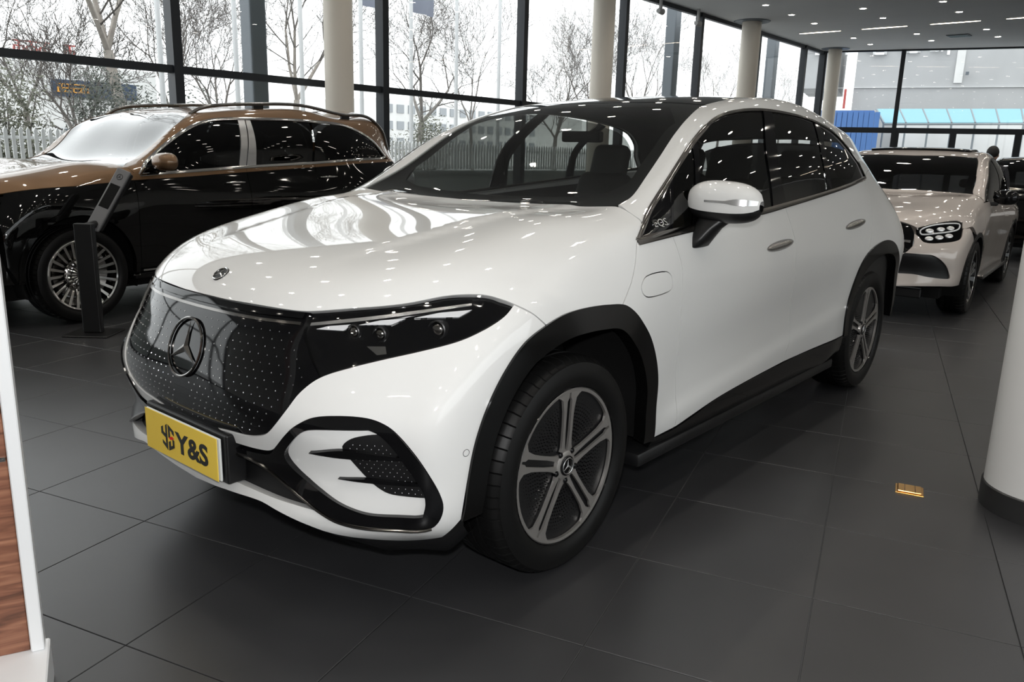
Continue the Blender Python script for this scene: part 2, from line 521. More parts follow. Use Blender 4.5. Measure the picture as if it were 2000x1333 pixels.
# ------------------------------------------------------------------ showroom shell
TA = math.radians(15.7857); TILE = .6048; OA, OB = .0737, -.0658
FAC_Y = 8.6; CEIL = 5.2; X_W = -9.0; Y_S = -9.5
COR = Vector((27.85, FAC_Y, 0)); EDIR = Vector((math.cos(math.radians(-74.2)), math.sin(math.radians(-74.2)), 0))
END = COR + EDIR * 18.8
mat('grout', (.10, .10, .10), .9)
noise_mat('floor_tile', (.026, .026, .0275), (.033, .033, .035), 3.0, .36, 0.0, spec=.85)
noise_mat('wall_paint', (.76, .75, .73), (.80, .79, .77), 2.0, .7)
noise_mat('ceiling_paint', (.84, .84, .84), (.87, .87, .87), 1.0, .9)
mat('mullion_grey', (.022, .026, .032), .45, .2)
mat('steel_grey', (.15, .17, .19), .5, .2)
noise_mat('column_paint', (.80, .74, .65), (.82, .76, .67), 1.5, .55)
noise_mat('pillar_white', (.84, .83, .81), (.87, .86, .84), 2.5, .42)
mat('pillar_skirt', (.03, .03, .03), .3)
mat('lamp_lit', (1, 1, 1), .5, emit=(1.0, .93, .82), est=15.0)
mat('slot_lit', (1, 1, 1), .5, emit=(1.0, .85, .66), est=4.0)
mat('lamp_trim', (.5, .5, .5), .5)

def proj_px(P):
    d = Vector(P) - CAM_POS; z = d.dot(CAM_F)
    if z < .05: return None
    return 1000 + FPX * d.dot(CAM_R) / z, 666.5 - FPX * d.dot(CAM_U) / z, z
def in_hall(x, y):
    if y > FAC_Y - .02 or y < Y_S or x < X_W: return False
    n = Vector((EDIR.y, -EDIR.x, 0)); return (Vector((x, y, 0)) - COR).dot(n) > 0 if n.x < 0 else (Vector((x, y, 0)) - COR).dot(n) < 0
def slab(name, poly, z0, z1, m, kind='structure', parent=None):
    bm = bmesh.new(); prism(bm, poly, lambda p: (p[0], p[1], z0), lambda p: (p[0], p[1], z1))
    o = bm_obj(name, bm, m, parent)
    if kind: o['kind'] = kind
    return o
HALL = [(X_W, Y_S), (END.x, END.y), (COR.x, COR.y), (X_W, FAC_Y)]
def build_shell():
    fl = slab('floor', [(p[0] + (0.3 if p[0] > 0 else -.3), p[1] + (.3 if p[1] > 0 else -.3)) for p in HALL], -.15, -.006, 'grout')
    # tiles: one shared mesh, the 300 that show largest as parts, the rest joined
    ca, sa = math.cos(TA), math.sin(TA); h = TILE / 2 - .0016; b = .0012
    tv = [(-h, -h, -.006), (h, -h, -.006), (h, h, -.006), (-h, h, -.006), (-h, -h, -b), (h, -h, -b), (h, h, -b), (-h, h, -b), (-h + b, -h + b, 0), (h - b, -h + b, 0), (h - b, h - b, 0), (-h + b, h - b, 0)]
    tf = [(8, 9, 10, 11)] + [(i, (i + 1) % 4, (i + 1) % 4 + 4, i + 4) for i in range(4)] + [(i + 4, (i + 1) % 4 + 4, (i + 1) % 4 + 8, i + 8) for i in range(4)]
    me = bpy.data.meshes.new('floor_tile'); me.from_pydata(tv, [], tf); me.update(); me.materials.append(MATS['floor_tile'])
    cand = []
    for i in range(-60, 75):
        for j in range(-60, 60):
            u = OB + (i + .5) * TILE; v = OA + (j + .5) * TILE
            x, y = u * ca - v * sa, u * sa + v * ca
            if not in_hall(x, y): continue
            q = proj_px((x, y, 0)); a = -1
            if q and -120 < q[0] < 2120 and -50 < q[1] < 1450: a = 1 / q[2] ** 3
            # tiles wholly under the cars do not show
            cand.append((a, x, y))
    cand.sort(key=lambda t: -t[0])
    for a, x, y in cand[:300]:
        o = bpy.data.objects.new('floor_tile', me); COL.objects.link(o); o.parent = fl; o.location = (x, y, 0); o.rotation_euler = (0, 0, TA)
    V = []; F = []
    for a, x, y in cand[300:]:
        k = len(V)
        for p in tv: V.append((x + p[0] * ca - p[1] * sa, y + p[0] * sa + p[1] * ca, p[2]))
        F += [tuple(k + t for t in f) for f in tf]
    o = mesh_obj('floor_tiles', V, F, None, fl); o.data.materials.append(MATS['floor_tile']); o['kind'] = 'stuff'
    slab('ceiling', [(p[0] + (0.3 if p[0] > 0 else -.3), p[1]) for p in HALL], CEIL, CEIL + .3, 'ceiling_paint')
    # back wall, with an unseen window added to light the car's near side
    wx0, wx1, wz0, wz1 = -6.5, 6.5, .9, 4.4
    wb = slab('wall_back', [(X_W, Y_S - .2), (wx0, Y_S - .2), (wx0, Y_S), (X_W, Y_S)], 0, CEIL, 'wall_paint')
    slab('wall_section', [(wx1, Y_S - .2), (END.x, Y_S - .2), (END.x, Y_S), (wx1, Y_S)], 0, CEIL, 'wall_paint', None, wb)
    slab('wall_section', [(wx0, Y_S - .2), (wx1, Y_S - .2), (wx1, Y_S), (wx0, Y_S)], 0, wz0, 'wall_paint', None, wb)
    slab('wall_section', [(wx0, Y_S - .2), (wx1, Y_S - .2), (wx1, Y_S), (wx0, Y_S)], wz1, CEIL, 'wall_paint', None, wb)
    w3 = box('fill_window', (wx0, Y_S - .14, wz0), (wx1, Y_S - .06, wz0 + .06), 'mullion_grey'); w3['kind'] = 'structure'
    for k in range(6):
        x = wx0 + (wx1 - wx0) * k / 5; box('mullion', (x - .04, Y_S - .14, wz0 + .06), (x + .04, Y_S - .06, wz1), 'mullion_grey', w3)
        if k < 5: mesh_obj('pane', [(x + .04, Y_S - .1, wz0 + .06), (x + 2.56, Y_S - .1, wz0 + .06), (x + 2.56, Y_S - .1, wz1), (x + .04, Y_S - .1, wz1)], [(0, 1, 2, 3)], 'pane_glass', w3)
    slab('ground_rear', [(-30, -60), (34, -60), (34, Y_S - .7), (-30, Y_S - .7)], -.6, -.12, 'grout')
    slab('wall_left', [(X_W - .2, Y_S - .2), (X_W, Y_S - .2), (X_W, FAC_Y), (X_W - .2, FAC_Y)], 0, CEIL, 'wall_paint')
    # ---- window wall
    w1 = box('window_1', (X_W, FAC_Y - .06, 0), (COR.x, FAC_Y + .06, .12), 'mullion_grey'); w1['kind'] = 'structure'
    xs = [.01 + 3.72 * k for k in range(-2, 8)]
    xs = [X_W + .05] + xs + [COR.x - .05]
    for x in xs: box('mullion', (x - .065, FAC_Y - .10, .12), (x + .065, FAC_Y + .10, CEIL), 'mullion_grey', w1)
    for a, b_ in zip(xs, xs[1:]):
        box('transom', (a + .065, FAC_Y - .06, 2.375), (b_ - .065, FAC_Y + .06, 2.475), 'mullion_grey', w1)
        box('window_head', (a + .065, FAC_Y - .06, CEIL - .10), (b_ - .065, FAC_Y + .06, CEIL), 'mullion_grey', w1)
        for z0, z1 in ((.12, 2.375), (2.475, CEIL - .10)):
            mesh_obj('pane', [(a + .065, FAC_Y, z0), (b_ - .065, FAC_Y, z0), (b_ - .065, FAC_Y, z1), (a + .065, FAC_Y, z1)], [(0, 1, 2, 3)], 'pane_glass', w1)
    # ---- end glazing with doors
    def ept(s, off=0, z=0): 
        n = Vector((-EDIR.y, EDIR.x, 0)); q = COR + EDIR * s + n * off; return (q.x, q.y, z)
    def ebar(name, s0, s1, z0, z1, par, t=.06, m='mullion_grey'):
        bm = bmesh.new(); prism(bm, [(s0, -t), (s1, -t), (s1, t), (s0, t)], lambda p: ept(p[0], p[1], z0), lambda p: ept(p[0], p[1], z1)); return bm_obj(name, bm, m, par)
    w2 = ebar('window_2', 0, 12.0, 0, .1, None); w2['kind'] = 'structure'
    def s_at(px):
        d = CAM_F + CAM_R * ((px - 1000) / FPX) + CAM_U * ((666.5 - 260) / FPX)
        # solve CAM_POS + t d = COR + s EDIR in plan
        A = np.array([[d.x, -EDIR.x], [d.y, -EDIR.y]]); t, s = np.linalg.solve(A, np.array([COR.x - CAM_POS.x, COR.y - CAM_POS.y])); return s
    ss = [s_at(p) for p in (1745, 2030)]
    ss = [.06] + ss
    for s in ss: ebar('mullion', s - .07, s + .07, .1, CEIL, w2, .09)
    for a, b_ in zip(ss, ss[1:]):
        ebar('transom', a + .07, b_ - .07, 2.44, 2.62, w2); ebar('window_head', a + .07, b_ - .07, CEIL - .05, CEIL, w2)
        for z0, z1 in ((.1, 2.44), (2.62, CEIL - .05)):
            mesh_obj('pane', [ept(a + .07, 0, z0), ept(b_ - .07, 0, z0), ept(b_ - .07, 0, z1), ept(a + .07, 0, z1)], [(0, 1, 2, 3)], 'pane_glass', w2)
    wr = ebar('wall_right', ss[-1] + .07, 18.8, 0, CEIL, None, .1, 'wall_paint'); wr['kind'] = 'structure'
    for px_ in (1750, 1862, 1990):
        s = s_at(px_); ebar('door_post', s - .10, s + .10, .1, 2.44, w2, .07)
    # ---- columns
    def column(x, y, r, label, name='column', ring=True, m='column_paint', skirt=True):
        c = lathe(name, [(r, .0), (r, CEIL)], m, None, n=64, axis='z', M=Matrix.Translation((x, y, 0))); tag(c, label, 'column')
        if skirt: lathe('skirting', [(r + .001, .0), (r + .008, .0), (r + .008, .10), (r + .001, .105)], 'pillar_skirt', c, n=64, axis='z', M=Matrix.Translation((x, y, 0)))
        if ring: lathe('ceiling_collar', [(r, CEIL - .03), (r + .22, CEIL - .02), (r + .24, CEIL - .001)], 'steel_grey', c, n=48, axis='z', M=Matrix.Translation((x, y, 0)))
        return c
    column(1.81, -2.17, .235, 'white round column with black skirting at the right edge, nearest the camera', m='pillar_white')
    Yc = 8.0
    labs = ['cream round column standing behind the bronze and black SUV', 'cream round column rising behind the roof of the white SUV, left of the spotlights',
            'cream round column with ceiling collar above the rear window of the white SUV', 'smallest cream round column, next to the end glazing']
    for (a, b_), lb in zip(((633, 690), (1155, 1198), (1445, 1483), (1618, 1645)), labs):
        d = CAM_F + CAM_R * (((a + b_) / 2 - 1000) / FPX) + CAM_U * ((666.5 - 100) / FPX)
        t = (Yc - CAM_POS.y) / d.y; x = CAM_POS.x + d.x * t
        D = math.hypot(x - CAM_POS.x, Yc - CAM_POS.y); c1 = CAM_F + CAM_R * ((a - 1000) / FPX) + CAM_U * (566.5 / FPX); c2 = CAM_F + CAM_R * ((b_ - 1000) / FPX) + CAM_U * (566.5 / FPX)
        ang = abs(math.atan2(c1.y, c1.x) - math.atan2(c2.y, c2.x)); r = D * math.sin(ang / 2)
        column(x, Yc, r, lb)
    # ---- ceiling lights on the lattice measured in the photograph
    ORD = ['first', 'second', 'third', 'fourth', 'fifth', 'sixth', 'seventh', 'eighth', 'ninth', 'tenth', 'eleventh', 'twelfth', 'thirteenth', 'fourteenth', 'fifteenth', 'sixteenth', 'seventeenth', 'eighteenth', 'nineteenth', 'twentieth', 'twenty-first', 'twenty-second']
    kit = None; ld = bpy.data.lights.new('downlight_beam', 'SPOT'); ld.energy = 12; ld.spot_size = math.radians(112); ld.spot_blend = .8; ld.shadow_soft_size = .06; ld.color = (1.0, .95, .87)
    for k in range(-15, 6):
        x = 18.375 + 1.6745 * k
        slot = (k == 3)
        for j in range(0, 9):
            y = 6.69 - 1.839 * j
            if not in_hall(x, y) or x < X_W + .5 or y < Y_S + .5: continue
            
            if slot:
                bm = bmesh.new(); pts = [(x + .05 * math.sin(2 * PI * q / 24), y + .45 + .62 * math.copysign(abs(math.cos(2 * PI * q / 24)) ** 1.6, math.cos(2 * PI * q / 24))) for q in range(24)]
                prism(bm, pts, lambda p: (p[0], p[1], CEIL - .010), lambda p: (p[0], p[1], CEIL - .001))
                t = bm_obj('slot_light', bm, 'slot_lit'); tag(t, ORD[j] + ' slim warm linear ceiling light counted from the window wall', 'light', 'linear ceiling lights')
                box('frame', (x - .07, y - .22, CEIL - .004), (x + .07, y + 1.12, CEIL - .0005), 'ceiling_paint', t)
            else:
                t = empty('downlight', (x, y, CEIL), 0, 'small round downlight, ' + ORD[j] + ' row from the window wall, ' + ORD[5 - k] + ' from the end glazing', 'light', 'ceiling downlights')
                if -4.5 < x < 20 and y > -6:
                    lo = bpy.data.objects.new('lamp_beam', ld); COL.objects.link(lo); lo.parent = t; lo.location = (0, 0, -.03)
                if kit is None:
                    a = lathe('trim_ring', [(.075, -.004), (.09, -.008), (.10, -.001)], 'lamp_trim', t, n=24, axis='z')
                    b_ = lathe('lamp_disc', [(.075, -.004), (.0, -.006)], 'lamp_lit', t, n=24, axis='z'); kit = (a, b_)
                else:
                    for q in kit:
                        c = q.copy(); COL.objects.link(c); c.parent = t
    # air vent and two track spots
    d = CAM_F + CAM_R * ((1873 - 1000) / FPX) + CAM_U * ((666.5 - 69) / FPX); t = (CEIL - CAM_POS.z) / d.z; c = CAM_POS + d * t
    v = box('air_vent', (c.x - .25, c.y - .3, CEIL - .02), (c.x + .25, c.y + .3, CEIL - .001), 'steel_grey'); tag(v, 'dark square air vent in the ceiling near the end glazing', 'vent')
    for k in range(5): box('slat', (c.x - .22 + k * .1, c.y - .27, CEIL - .03), (c.x - .18 + k * .1, c.y + .27, CEIL - .019), 'pillar_skirt', v)
    for px_, py_, lb in ((1290, 22, 'small white spotlight above the windows, left one'), (1363, 46, 'small white spotlight above the windows, right one')):
        d = CAM_F + CAM_R * ((px_ - 1000) / FPX) + CAM_U * ((666.5 - py_) / FPX); t = (FAC_Y - .25 - CAM_POS.y) / d.y; c = CAM_POS + d * t
        sp = empty('track_spot', (c.x, c.y, CEIL), 0, lb, 'light')
        box('bracket', (-.03, -.03, c.z - CEIL), (.03, .03, 0), 'lamp_trim', sp)
        lathe('spot_head', [(.0, -.10), (.055, -.10), (.075, .10), (.06, .10), (.0, .06)], 'lamp_trim', sp, n=16, axis='x', M=Matrix.Translation((0, 0, c.z - CEIL)))
# ------------------------------------------------------------------ main car skin (front axle at the origin, x to the rear, near side is -y)
def main_cage():
    wf = [0, .26, .50, .67, .79, .875]
    def bx(w): return -.885 + .37 * (w / .9) ** 3.4
    rows = [(.235, .105), (.32, .035), (.47, .004), (.64, .0), (.80, .028)]
    F = []
    top = [(-.79, 0, .945), (-.772, .26, .952), (-.695, .50, .965), (-.585, .66, .975), (-.45, .78, .987), (-.31, .865, 1.0)]
    for m, w in enumerate(wf):
        col = []
        for j, (z, dx) in enumerate(rows):
            ww = w * (1.0, 1.02, 1.035, 1.04, 1.03)[j]
            if j == 0: ww = w * .97
            col.append((bx(w) + dx + (-.03 * (w / .88), -.035 * (w / .88), .032 * max(0, 1 - (w / .75) ** 2) + (.02 * (w / .6) if w < .6 else .02 * max(0, (.88 - w) / .28)), .002 * (w / .88), (0, .010, .036, .062, .066, .055)[m])[j], ww, z + (0.02 if j < 2 else 0.0) * (w / .88) ** 2 + (.03 if j == 4 else 0) * (w / .88) ** 2))
        col.append(top[m]); F.append(col)
    xs = [None, -.28, 0.0, .28, .56, .95, 1.45, 2.05, 2.65, 3.18, 3.62, 3.96]
    w0 = [0, .90, .925, .925, .905, .90, .90, .90, .915, .935, .92, .84]
    w1 = [0, .935, .955, .955, .94, .935, .935, .935, .945, .963, .955, .885]
    w2 = [0, .95, .968, .968, .955, .95, .95, .953, .962, .976, .967, .905]
    w3 = [0, .955, .975, .976, .968, .965, .967, .968, .974, .982, .972, .912]
    w4 = [0, .945, .962, .968, .968, .966, .968, .968, .968, .970, .955, .90]
    bt = [top[5], (-.13, .895, 1.035), (.06, .905, 1.07), (.27, .912, 1.105), (.47, .92, 1.145), (.93, .922, 1.18), (1.45, .918, 1.205),
          (2.0, .91, 1.235), (2.58, .893, 1.285), (3.05, .855, 1.34), (3.45, .80, 1.345), (3.90, .80, 1.20)]
    S = [F[5]]
    for i in range(1, 12):
        x = xs[i]; zz = [.25, .34, .50, .70, .90]
        if i >= 4: zz = [.27, .35, .51, .72, .95]
        if i == 11: zz = [.30, .42, .56, .75, .98]
        S.append([(x, w0[i], zz[0]), (x, w1[i], zz[1]), (x, w2[i], zz[2]), (x, w3[i], zz[3]), (x if i < 11 else x + .02, w4[i], zz[4]), bt[i]])
    T = [[F[5 - k][5] for k in range(6)],
         [bt[1], (-.27, .80, 1.072), (-.40, .665, 1.088), (-.49, .50, 1.083), (-.56, .26, 1.078), (-.585, 0, 1.077)],
         [bt[2], (.0, .82, 1.13), (-.06, .69, 1.168), (-.10, .51, 1.168), (-.13, .26, 1.156), (-.14, 0, 1.152)],
         [bt[3], (.25, .84, 1.172), (.24, .73, 1.215), (.23, .56, 1.222), (.22, .29, 1.212), (.22, 0, 1.205)],
         [bt[4], (.52, .862, 1.222), (.565, .785, 1.262), (.575, .66, 1.262), (.57, .35, 1.252), (.565, 0, 1.238)],
         [bt[5], (.86, .872, 1.312), (.90, .79, 1.438), (.955, .66, 1.47), (.93, .36, 1.48), (.91, 0, 1.475)],
         [bt[6], (1.34, .85, 1.42), (1.33, .735, 1.605), (1.37, .60, 1.66), (1.36, .34, 1.678), (1.35, 0, 1.68)],
         [bt[7], (2.0, .842, 1.47), (2.02, .70, 1.705), (2.05, .585, 1.755), (2.05, .34, 1.772), (2.05, 0, 1.777)],
         [bt[8], (2.62, .825, 1.49), (2.66, .69, 1.69), (2.7, .58, 1.735), (2.7, .34, 1.757), (2.7, 0, 1.765)],
         [bt[9], (3.12, .79, 1.465), (3.2, .68, 1.605), (3.26, .575, 1.66), (3.3, .33, 1.693), (3.31, 0, 1.703)],
         [bt[10], (3.51, .75, 1.42), (3.62, .655, 1.49), (3.73, .56, 1.54), (3.81, .33, 1.575), (3.84, 0, 1.587)],
         [bt[11], (4.0, .71, 1.21), (4.06, .59, 1.21), (4.09, .47, 1.20), (4.14, .25, 1.19), (4.155, 0, 1.185)]]
    R = [S[11]]
    wr = [0, .75, .63, .49, .26, 0]
    for m in range(1, 6):
        w = wr[m]; x = 4.245 - .30 * (w / .88) ** 2.6
        R.append([(x - .06, w * .98, .30), (x - .01, w * 1.0, .42), (x, w * 1.02, .56), (x - .005, w * 1.02, .75), (x - .01, w * 1.0, .98), T[11][m]])
    return F, S, T, R

def main_tweak(co):
    """bonnet creases and the hollow above the sills"""
    x, w, z = co[:, 0], np.abs(co[:, 1]), co[:, 2]
    st = lambda t: np.clip(t, 0, 1) ** 2 * (3 - 2 * np.clip(t, 0, 1))
    wl = np.interp(x, [-.7, .5], [.34, .57])
    fade = st((x + .68) / .55) * st((.58 - x) / .12) * (z > 1.0)
    co[:, 2] += .011 * (.5 - .5 * np.tanh((w - wl) / .016)) * fade - .004 * fade
    zl = np.interp(x, [.6, 2.75], [.42, .62]); k = st((x - .55) / .25) * st((2.8 - x) / .25) * (w > .85) * (z < 1.0)
    co[:, 1] -= np.sign(co[:, 1]) * -1 * .014 * (.5 + .5 * np.tanh((zl - z) / .03)) * k
    co[:, 1] -= np.sign(co[:, 1]) * .008 * np.exp(-((z - zl - .16) / .12) ** 2) * k
    return co
# ------------------------------------------------------------------ shared car pieces
def star_emblem(name, parent, M, r, m='chrome', depth=0.012, ring=0.09, mr=None):
    """three-pointed star in a ring, in the local xy plane facing +z, placed by M; returns the ring object"""
    bm = bmesh.new(); n = 48; ro, ri = r, r * (1 - ring)
    prof = [(ri, 0), (ri, depth * .7), ((ro + ri) / 2, depth), (ro, depth * .6), (ro, 0)]
    rings = [[bm.verts.new((q * math.cos(2 * PI * k / n), q * math.sin(2 * PI * k / n), h)) for k in range(n)] for q, h in prof]
    for a, b in zip(rings, rings[1:]):
        for k in range(n): bm.faces.new((a[k], b[k], b[(k + 1) % n], a[(k + 1) % n]))
    bmesh.ops.transform(bm, matrix=M, verts=bm.verts)
    bmesh.ops.recalc_face_normals(bm, faces=bm.faces)
    rg = bm_obj(name, bm, mr or m, parent, angle=40)
    bm = bmesh.new(); c = bm.verts.new((0, 0, depth * 1.1)); tips = []; ins = []
    for k in range(3):
        a = PI / 2 + k * 2 * PI / 3
        tips.append(bm.verts.new((ri * math.cos(a), ri * math.sin(a), depth * .3)))
        b = a + PI / 3
        ins.append(bm.verts.new((ri * .16 * math.cos(b), ri * .16 * math.sin(b), 0.0)))
    for k in range(3):
        bm.faces.new((c, tips[k], ins[k])); bm.faces.new((c, ins[k], tips[(k + 1) % 3]))
    bmesh.ops.transform(bm, matrix=M, verts=bm.verts)
    bm_obj('star', bm, m, rg)
    return rg
def frame(p, n, up=(0, 0, 1)):
    """matrix whose +z is n, +y close to up"""
    n = Vector(n).normalized(); x = Vector(up).cross(n).normalized(); y = n.cross(x)
    return Matrix(((x.x, y.x, n.x, p[0]), (x.y, y.y, n.y, p[1]), (x.z, y.z, n.z, p[2]), (0, 0, 0, 1)))
def text_obj(name, s, size, m, parent, M, depth=0.001, ext=0.0):
    cu = bpy.data.curves.new('t', 'FONT'); cu.body = s; cu.size = size; cu.extrude = depth; cu.align_x = 'CENTER'; cu.align_y = 'CENTER'
    cu.offset = ext; cu.resolution_u = 4
    to = bpy.data.objects.new('t', cu); COL.objects.link(to)
    dg = bpy.context.evaluated_depsgraph_get(); me = bpy.data.meshes.new_from_object(to.evaluated_get(dg))
    bpy.data.objects.remove(to); bpy.data.curves.remove(cu)
    me.transform(M); me.name = name
    return link(name, me, m, parent)
def tyre_mesh(R, r, wd, blocks=60):
    """tyre around the y axis, outer face at y = 0 and inner at y = wd"""
    h = R - r
    prof = [(r, .012), (r + h * .12, .0), (r + h * .35, -.006), (r + h * .6, -.004), (r + h * .8, .004), (R - .016, .016), (R - .006, .026),
            (R - .001, .042), (R, .060), (R, wd * .33 - .006), (R - .007, wd * .33 - .004), (R - .007, wd * .33 + .004), (R, wd * .33 + .006),
            (R, wd * .5 - .006), (R - .007, wd * .5 - .004), (R - .007, wd * .5 + .004), (R, wd * .5 + .006),
            (R, wd * .67 - .006), (R - .007, wd * .67 - .004), (R - .007, wd * .67 + .004), (R, wd * .67 + .006),
            (R, wd - .06), (R - .001, wd - .042), (R - .006, wd - .026), (R - .016, wd - .016), (r + h * .6, wd + .004), (r, wd - .012)]
    n = blocks * 4; V = []; F = []
    for k in range(n):
        g = (k % 4 == 0); kk = k - k % 4 + (0, .28, 2.0, 3.72)[k % 4]
        for i, (q, y) in enumerate(prof):
            a = 2 * PI * kk / n
            if g and (5 <= i <= 8 or 21 <= i <= 24): q -= .007
            V.append((q * math.cos(a), y, q * math.sin(a)))
    m = len(prof)
    for k in range(n):
        for i in range(m - 1):
            F.append((k * m + i, k * m + i + 1, ((k + 1) % n) * m + i + 1, ((k + 1) % n) * m + i))
    me = bpy.data.meshes.new('tyre'); me.from_pydata(V, [], F); me.update()
    bm = bmesh.new(); bm.from_mesh(me); bmesh.ops.recalc_face_normals(bm, faces=bm.faces); bm.to_mesh(me); bm.free()
    shade(me); me.set_sharp_from_angle(angle=math.radians(32)); me.materials.append(MATS['rubber'])
    return me
def flatpoly(bm, pts, y0, y1, bevel=0.0):
    """prism of an xz polygon between y0 and y1"""
    prism(bm, pts, lambda p: (p[0], y0, p[1]), lambda p: (p[0], y1, p[1]))
def rot2(p, a): return (p[0] * math.cos(a) - p[1] * math.sin(a), p[0] * math.sin(a) + p[1] * math.cos(a))

def wheel_star(car, kit, x, side, z, yface, rz=0.0):
    """place one wheel (children of the car): side -1 near, +1 far. kit = list of (name, mesh, sub list)"""
    M = Matrix.Translation((x, yface * side * -1 * -1, z))
    if side > 0: M = M @ Matrix.Rotation(PI, 4, 'Z')
    if rz: M = M @ Matrix.Rotation(rz, 4, 'Z')
    root = None
    for nm, me, lvl in kit:
        o = bpy.data.objects.new(nm, me); COL.objects.link(o)
        if lvl == 0: o.parent = car; o.matrix_local = M; root = o
        else: o.parent = root
        if lvl == 2: o['kind'] = 'stuff'
def kit_from(objs):
    """detach built objects into a kit of shared meshes"""
    out = []
    for o, lvl in objs:
        out.append((o.name.split('.')[0], o.data, lvl)); bpy.data.objects.remove(o)
    return out

def main_wheel_kit():
    R, r = .388, .281
    L = []
    L.append((link('wheel', tyre_mesh(R, r, .265)), 0))
    barrel = lathe('rim_barrel', [(r + .004, .012), (r - .001, .008), (r - .004, .016), (r - .010, .05), (.24, .12), (.22, .22)], 'gloss_black', n=64)
    L.append((barrel, 1))
    L.append((lathe('rim_lip', [(r - .0165, .024), (r - .0165, .0125), (r - .006, .0115), (r - .003, .014)], 'machined_grey', n=72), 1))
    dish = lathe('rim_dish', [(r - .012, .026), (.2, .031), (.1, .035), (.05, .032), (.0, .032)], 'satin_black', n=64); L.append((dish, 1))
    # studs of the perforated inserts
    bm = bmesh.new()
    for rr in np.arange(.095, .258, .0125):
        nn = int(2 * PI * rr / .0135)
        for k in range(nn):
            a = 2 * PI * (k + .5 * (int(rr * 1000) % 2)) / nn
            da = (a - PI / 2 + PI / 5) % (2 * PI / 5) - PI / 5
            if abs(da) * rr < .0345 + (.02 if rr > .228 else 0) + (.03 if rr > .247 else 0): continue
            c, s = math.cos(a), math.sin(a); p = Vector((rr * c, .0325, rr * s)); u = Vector((c, 0, s)) * .0042; w = Vector((-s, 0, c)) * .003
            t = bm.verts.new(p + Vector((0, -.006, 0))); q = [bm.verts.new(p + u), bm.verts.new(p + w), bm.verts.new(p - u), bm.verts.new(p - w)]
            for i in range(4): bm.faces.new((t, q[i], q[(i + 1) % 4]))
    L.append((bm_obj('insert_stud', bm, 'gloss_black'), 2))
    half = [(.046, .006), (.075, .0095), (.12, .0125), (.234, .0130), (.246, .0055), (.2665, .0045), (.2655, .074), (.2585, .070), (.251, .052), (.240, .038), (.20, .0290), (.15, .0265), (.10, .0260), (.07, .028), (.050, .034)]
    for k in range(5):
        a = PI / 2 + k * 2 * PI / 5
        for sg in (1, -1):
            bm = bmesh.new(); pts = [rot2((p[0], p[1] * sg), a) for p in half]
            flatpoly(bm, pts, .013, .022)
            # dish the bars towards the hub
            for v in bm.verts:
                q = math.hypot(v.co.x, v.co.z); v.co.y += .010 * max(0, 1 - q / .26)
            L.append((bm_obj('spoke', bm, 'machined_grey'), 1))
    for k in range(5):
        a = PI / 2 + PI / 5 + k * 2 * PI / 5
        L.append((lathe('wheel_bolt', [(.011, .036), (.011, .018), (.006, .014), (0, .014)], 'gloss_black', n=10, M=Matrix.Translation((.056 * math.cos(a), 0, .056 * math.sin(a)))), 1))
    L.append((lathe('hub', [(.056, .036), (.052, .020), (.040, .016), (.036, .016)], 'machined_grey', n=40), 1))
    L.append((lathe('centre_cap', [(.037, .022), (.036, .013), (.032, .011), (.0, .012)], 'gloss_black', n=40), 1))
    Mx = frame((0, .011, 0), (0, -1, 0))
    bm = bmesh.new(); 
    rg = star_emblem('cap_emblem', None, Mx, .030, 'silver', .003, .10)
    st = [c for c in rg.children][0]
    st.parent = None
    L.append((rg, 1)); L.append((st, 1))
    return kit_from(L)

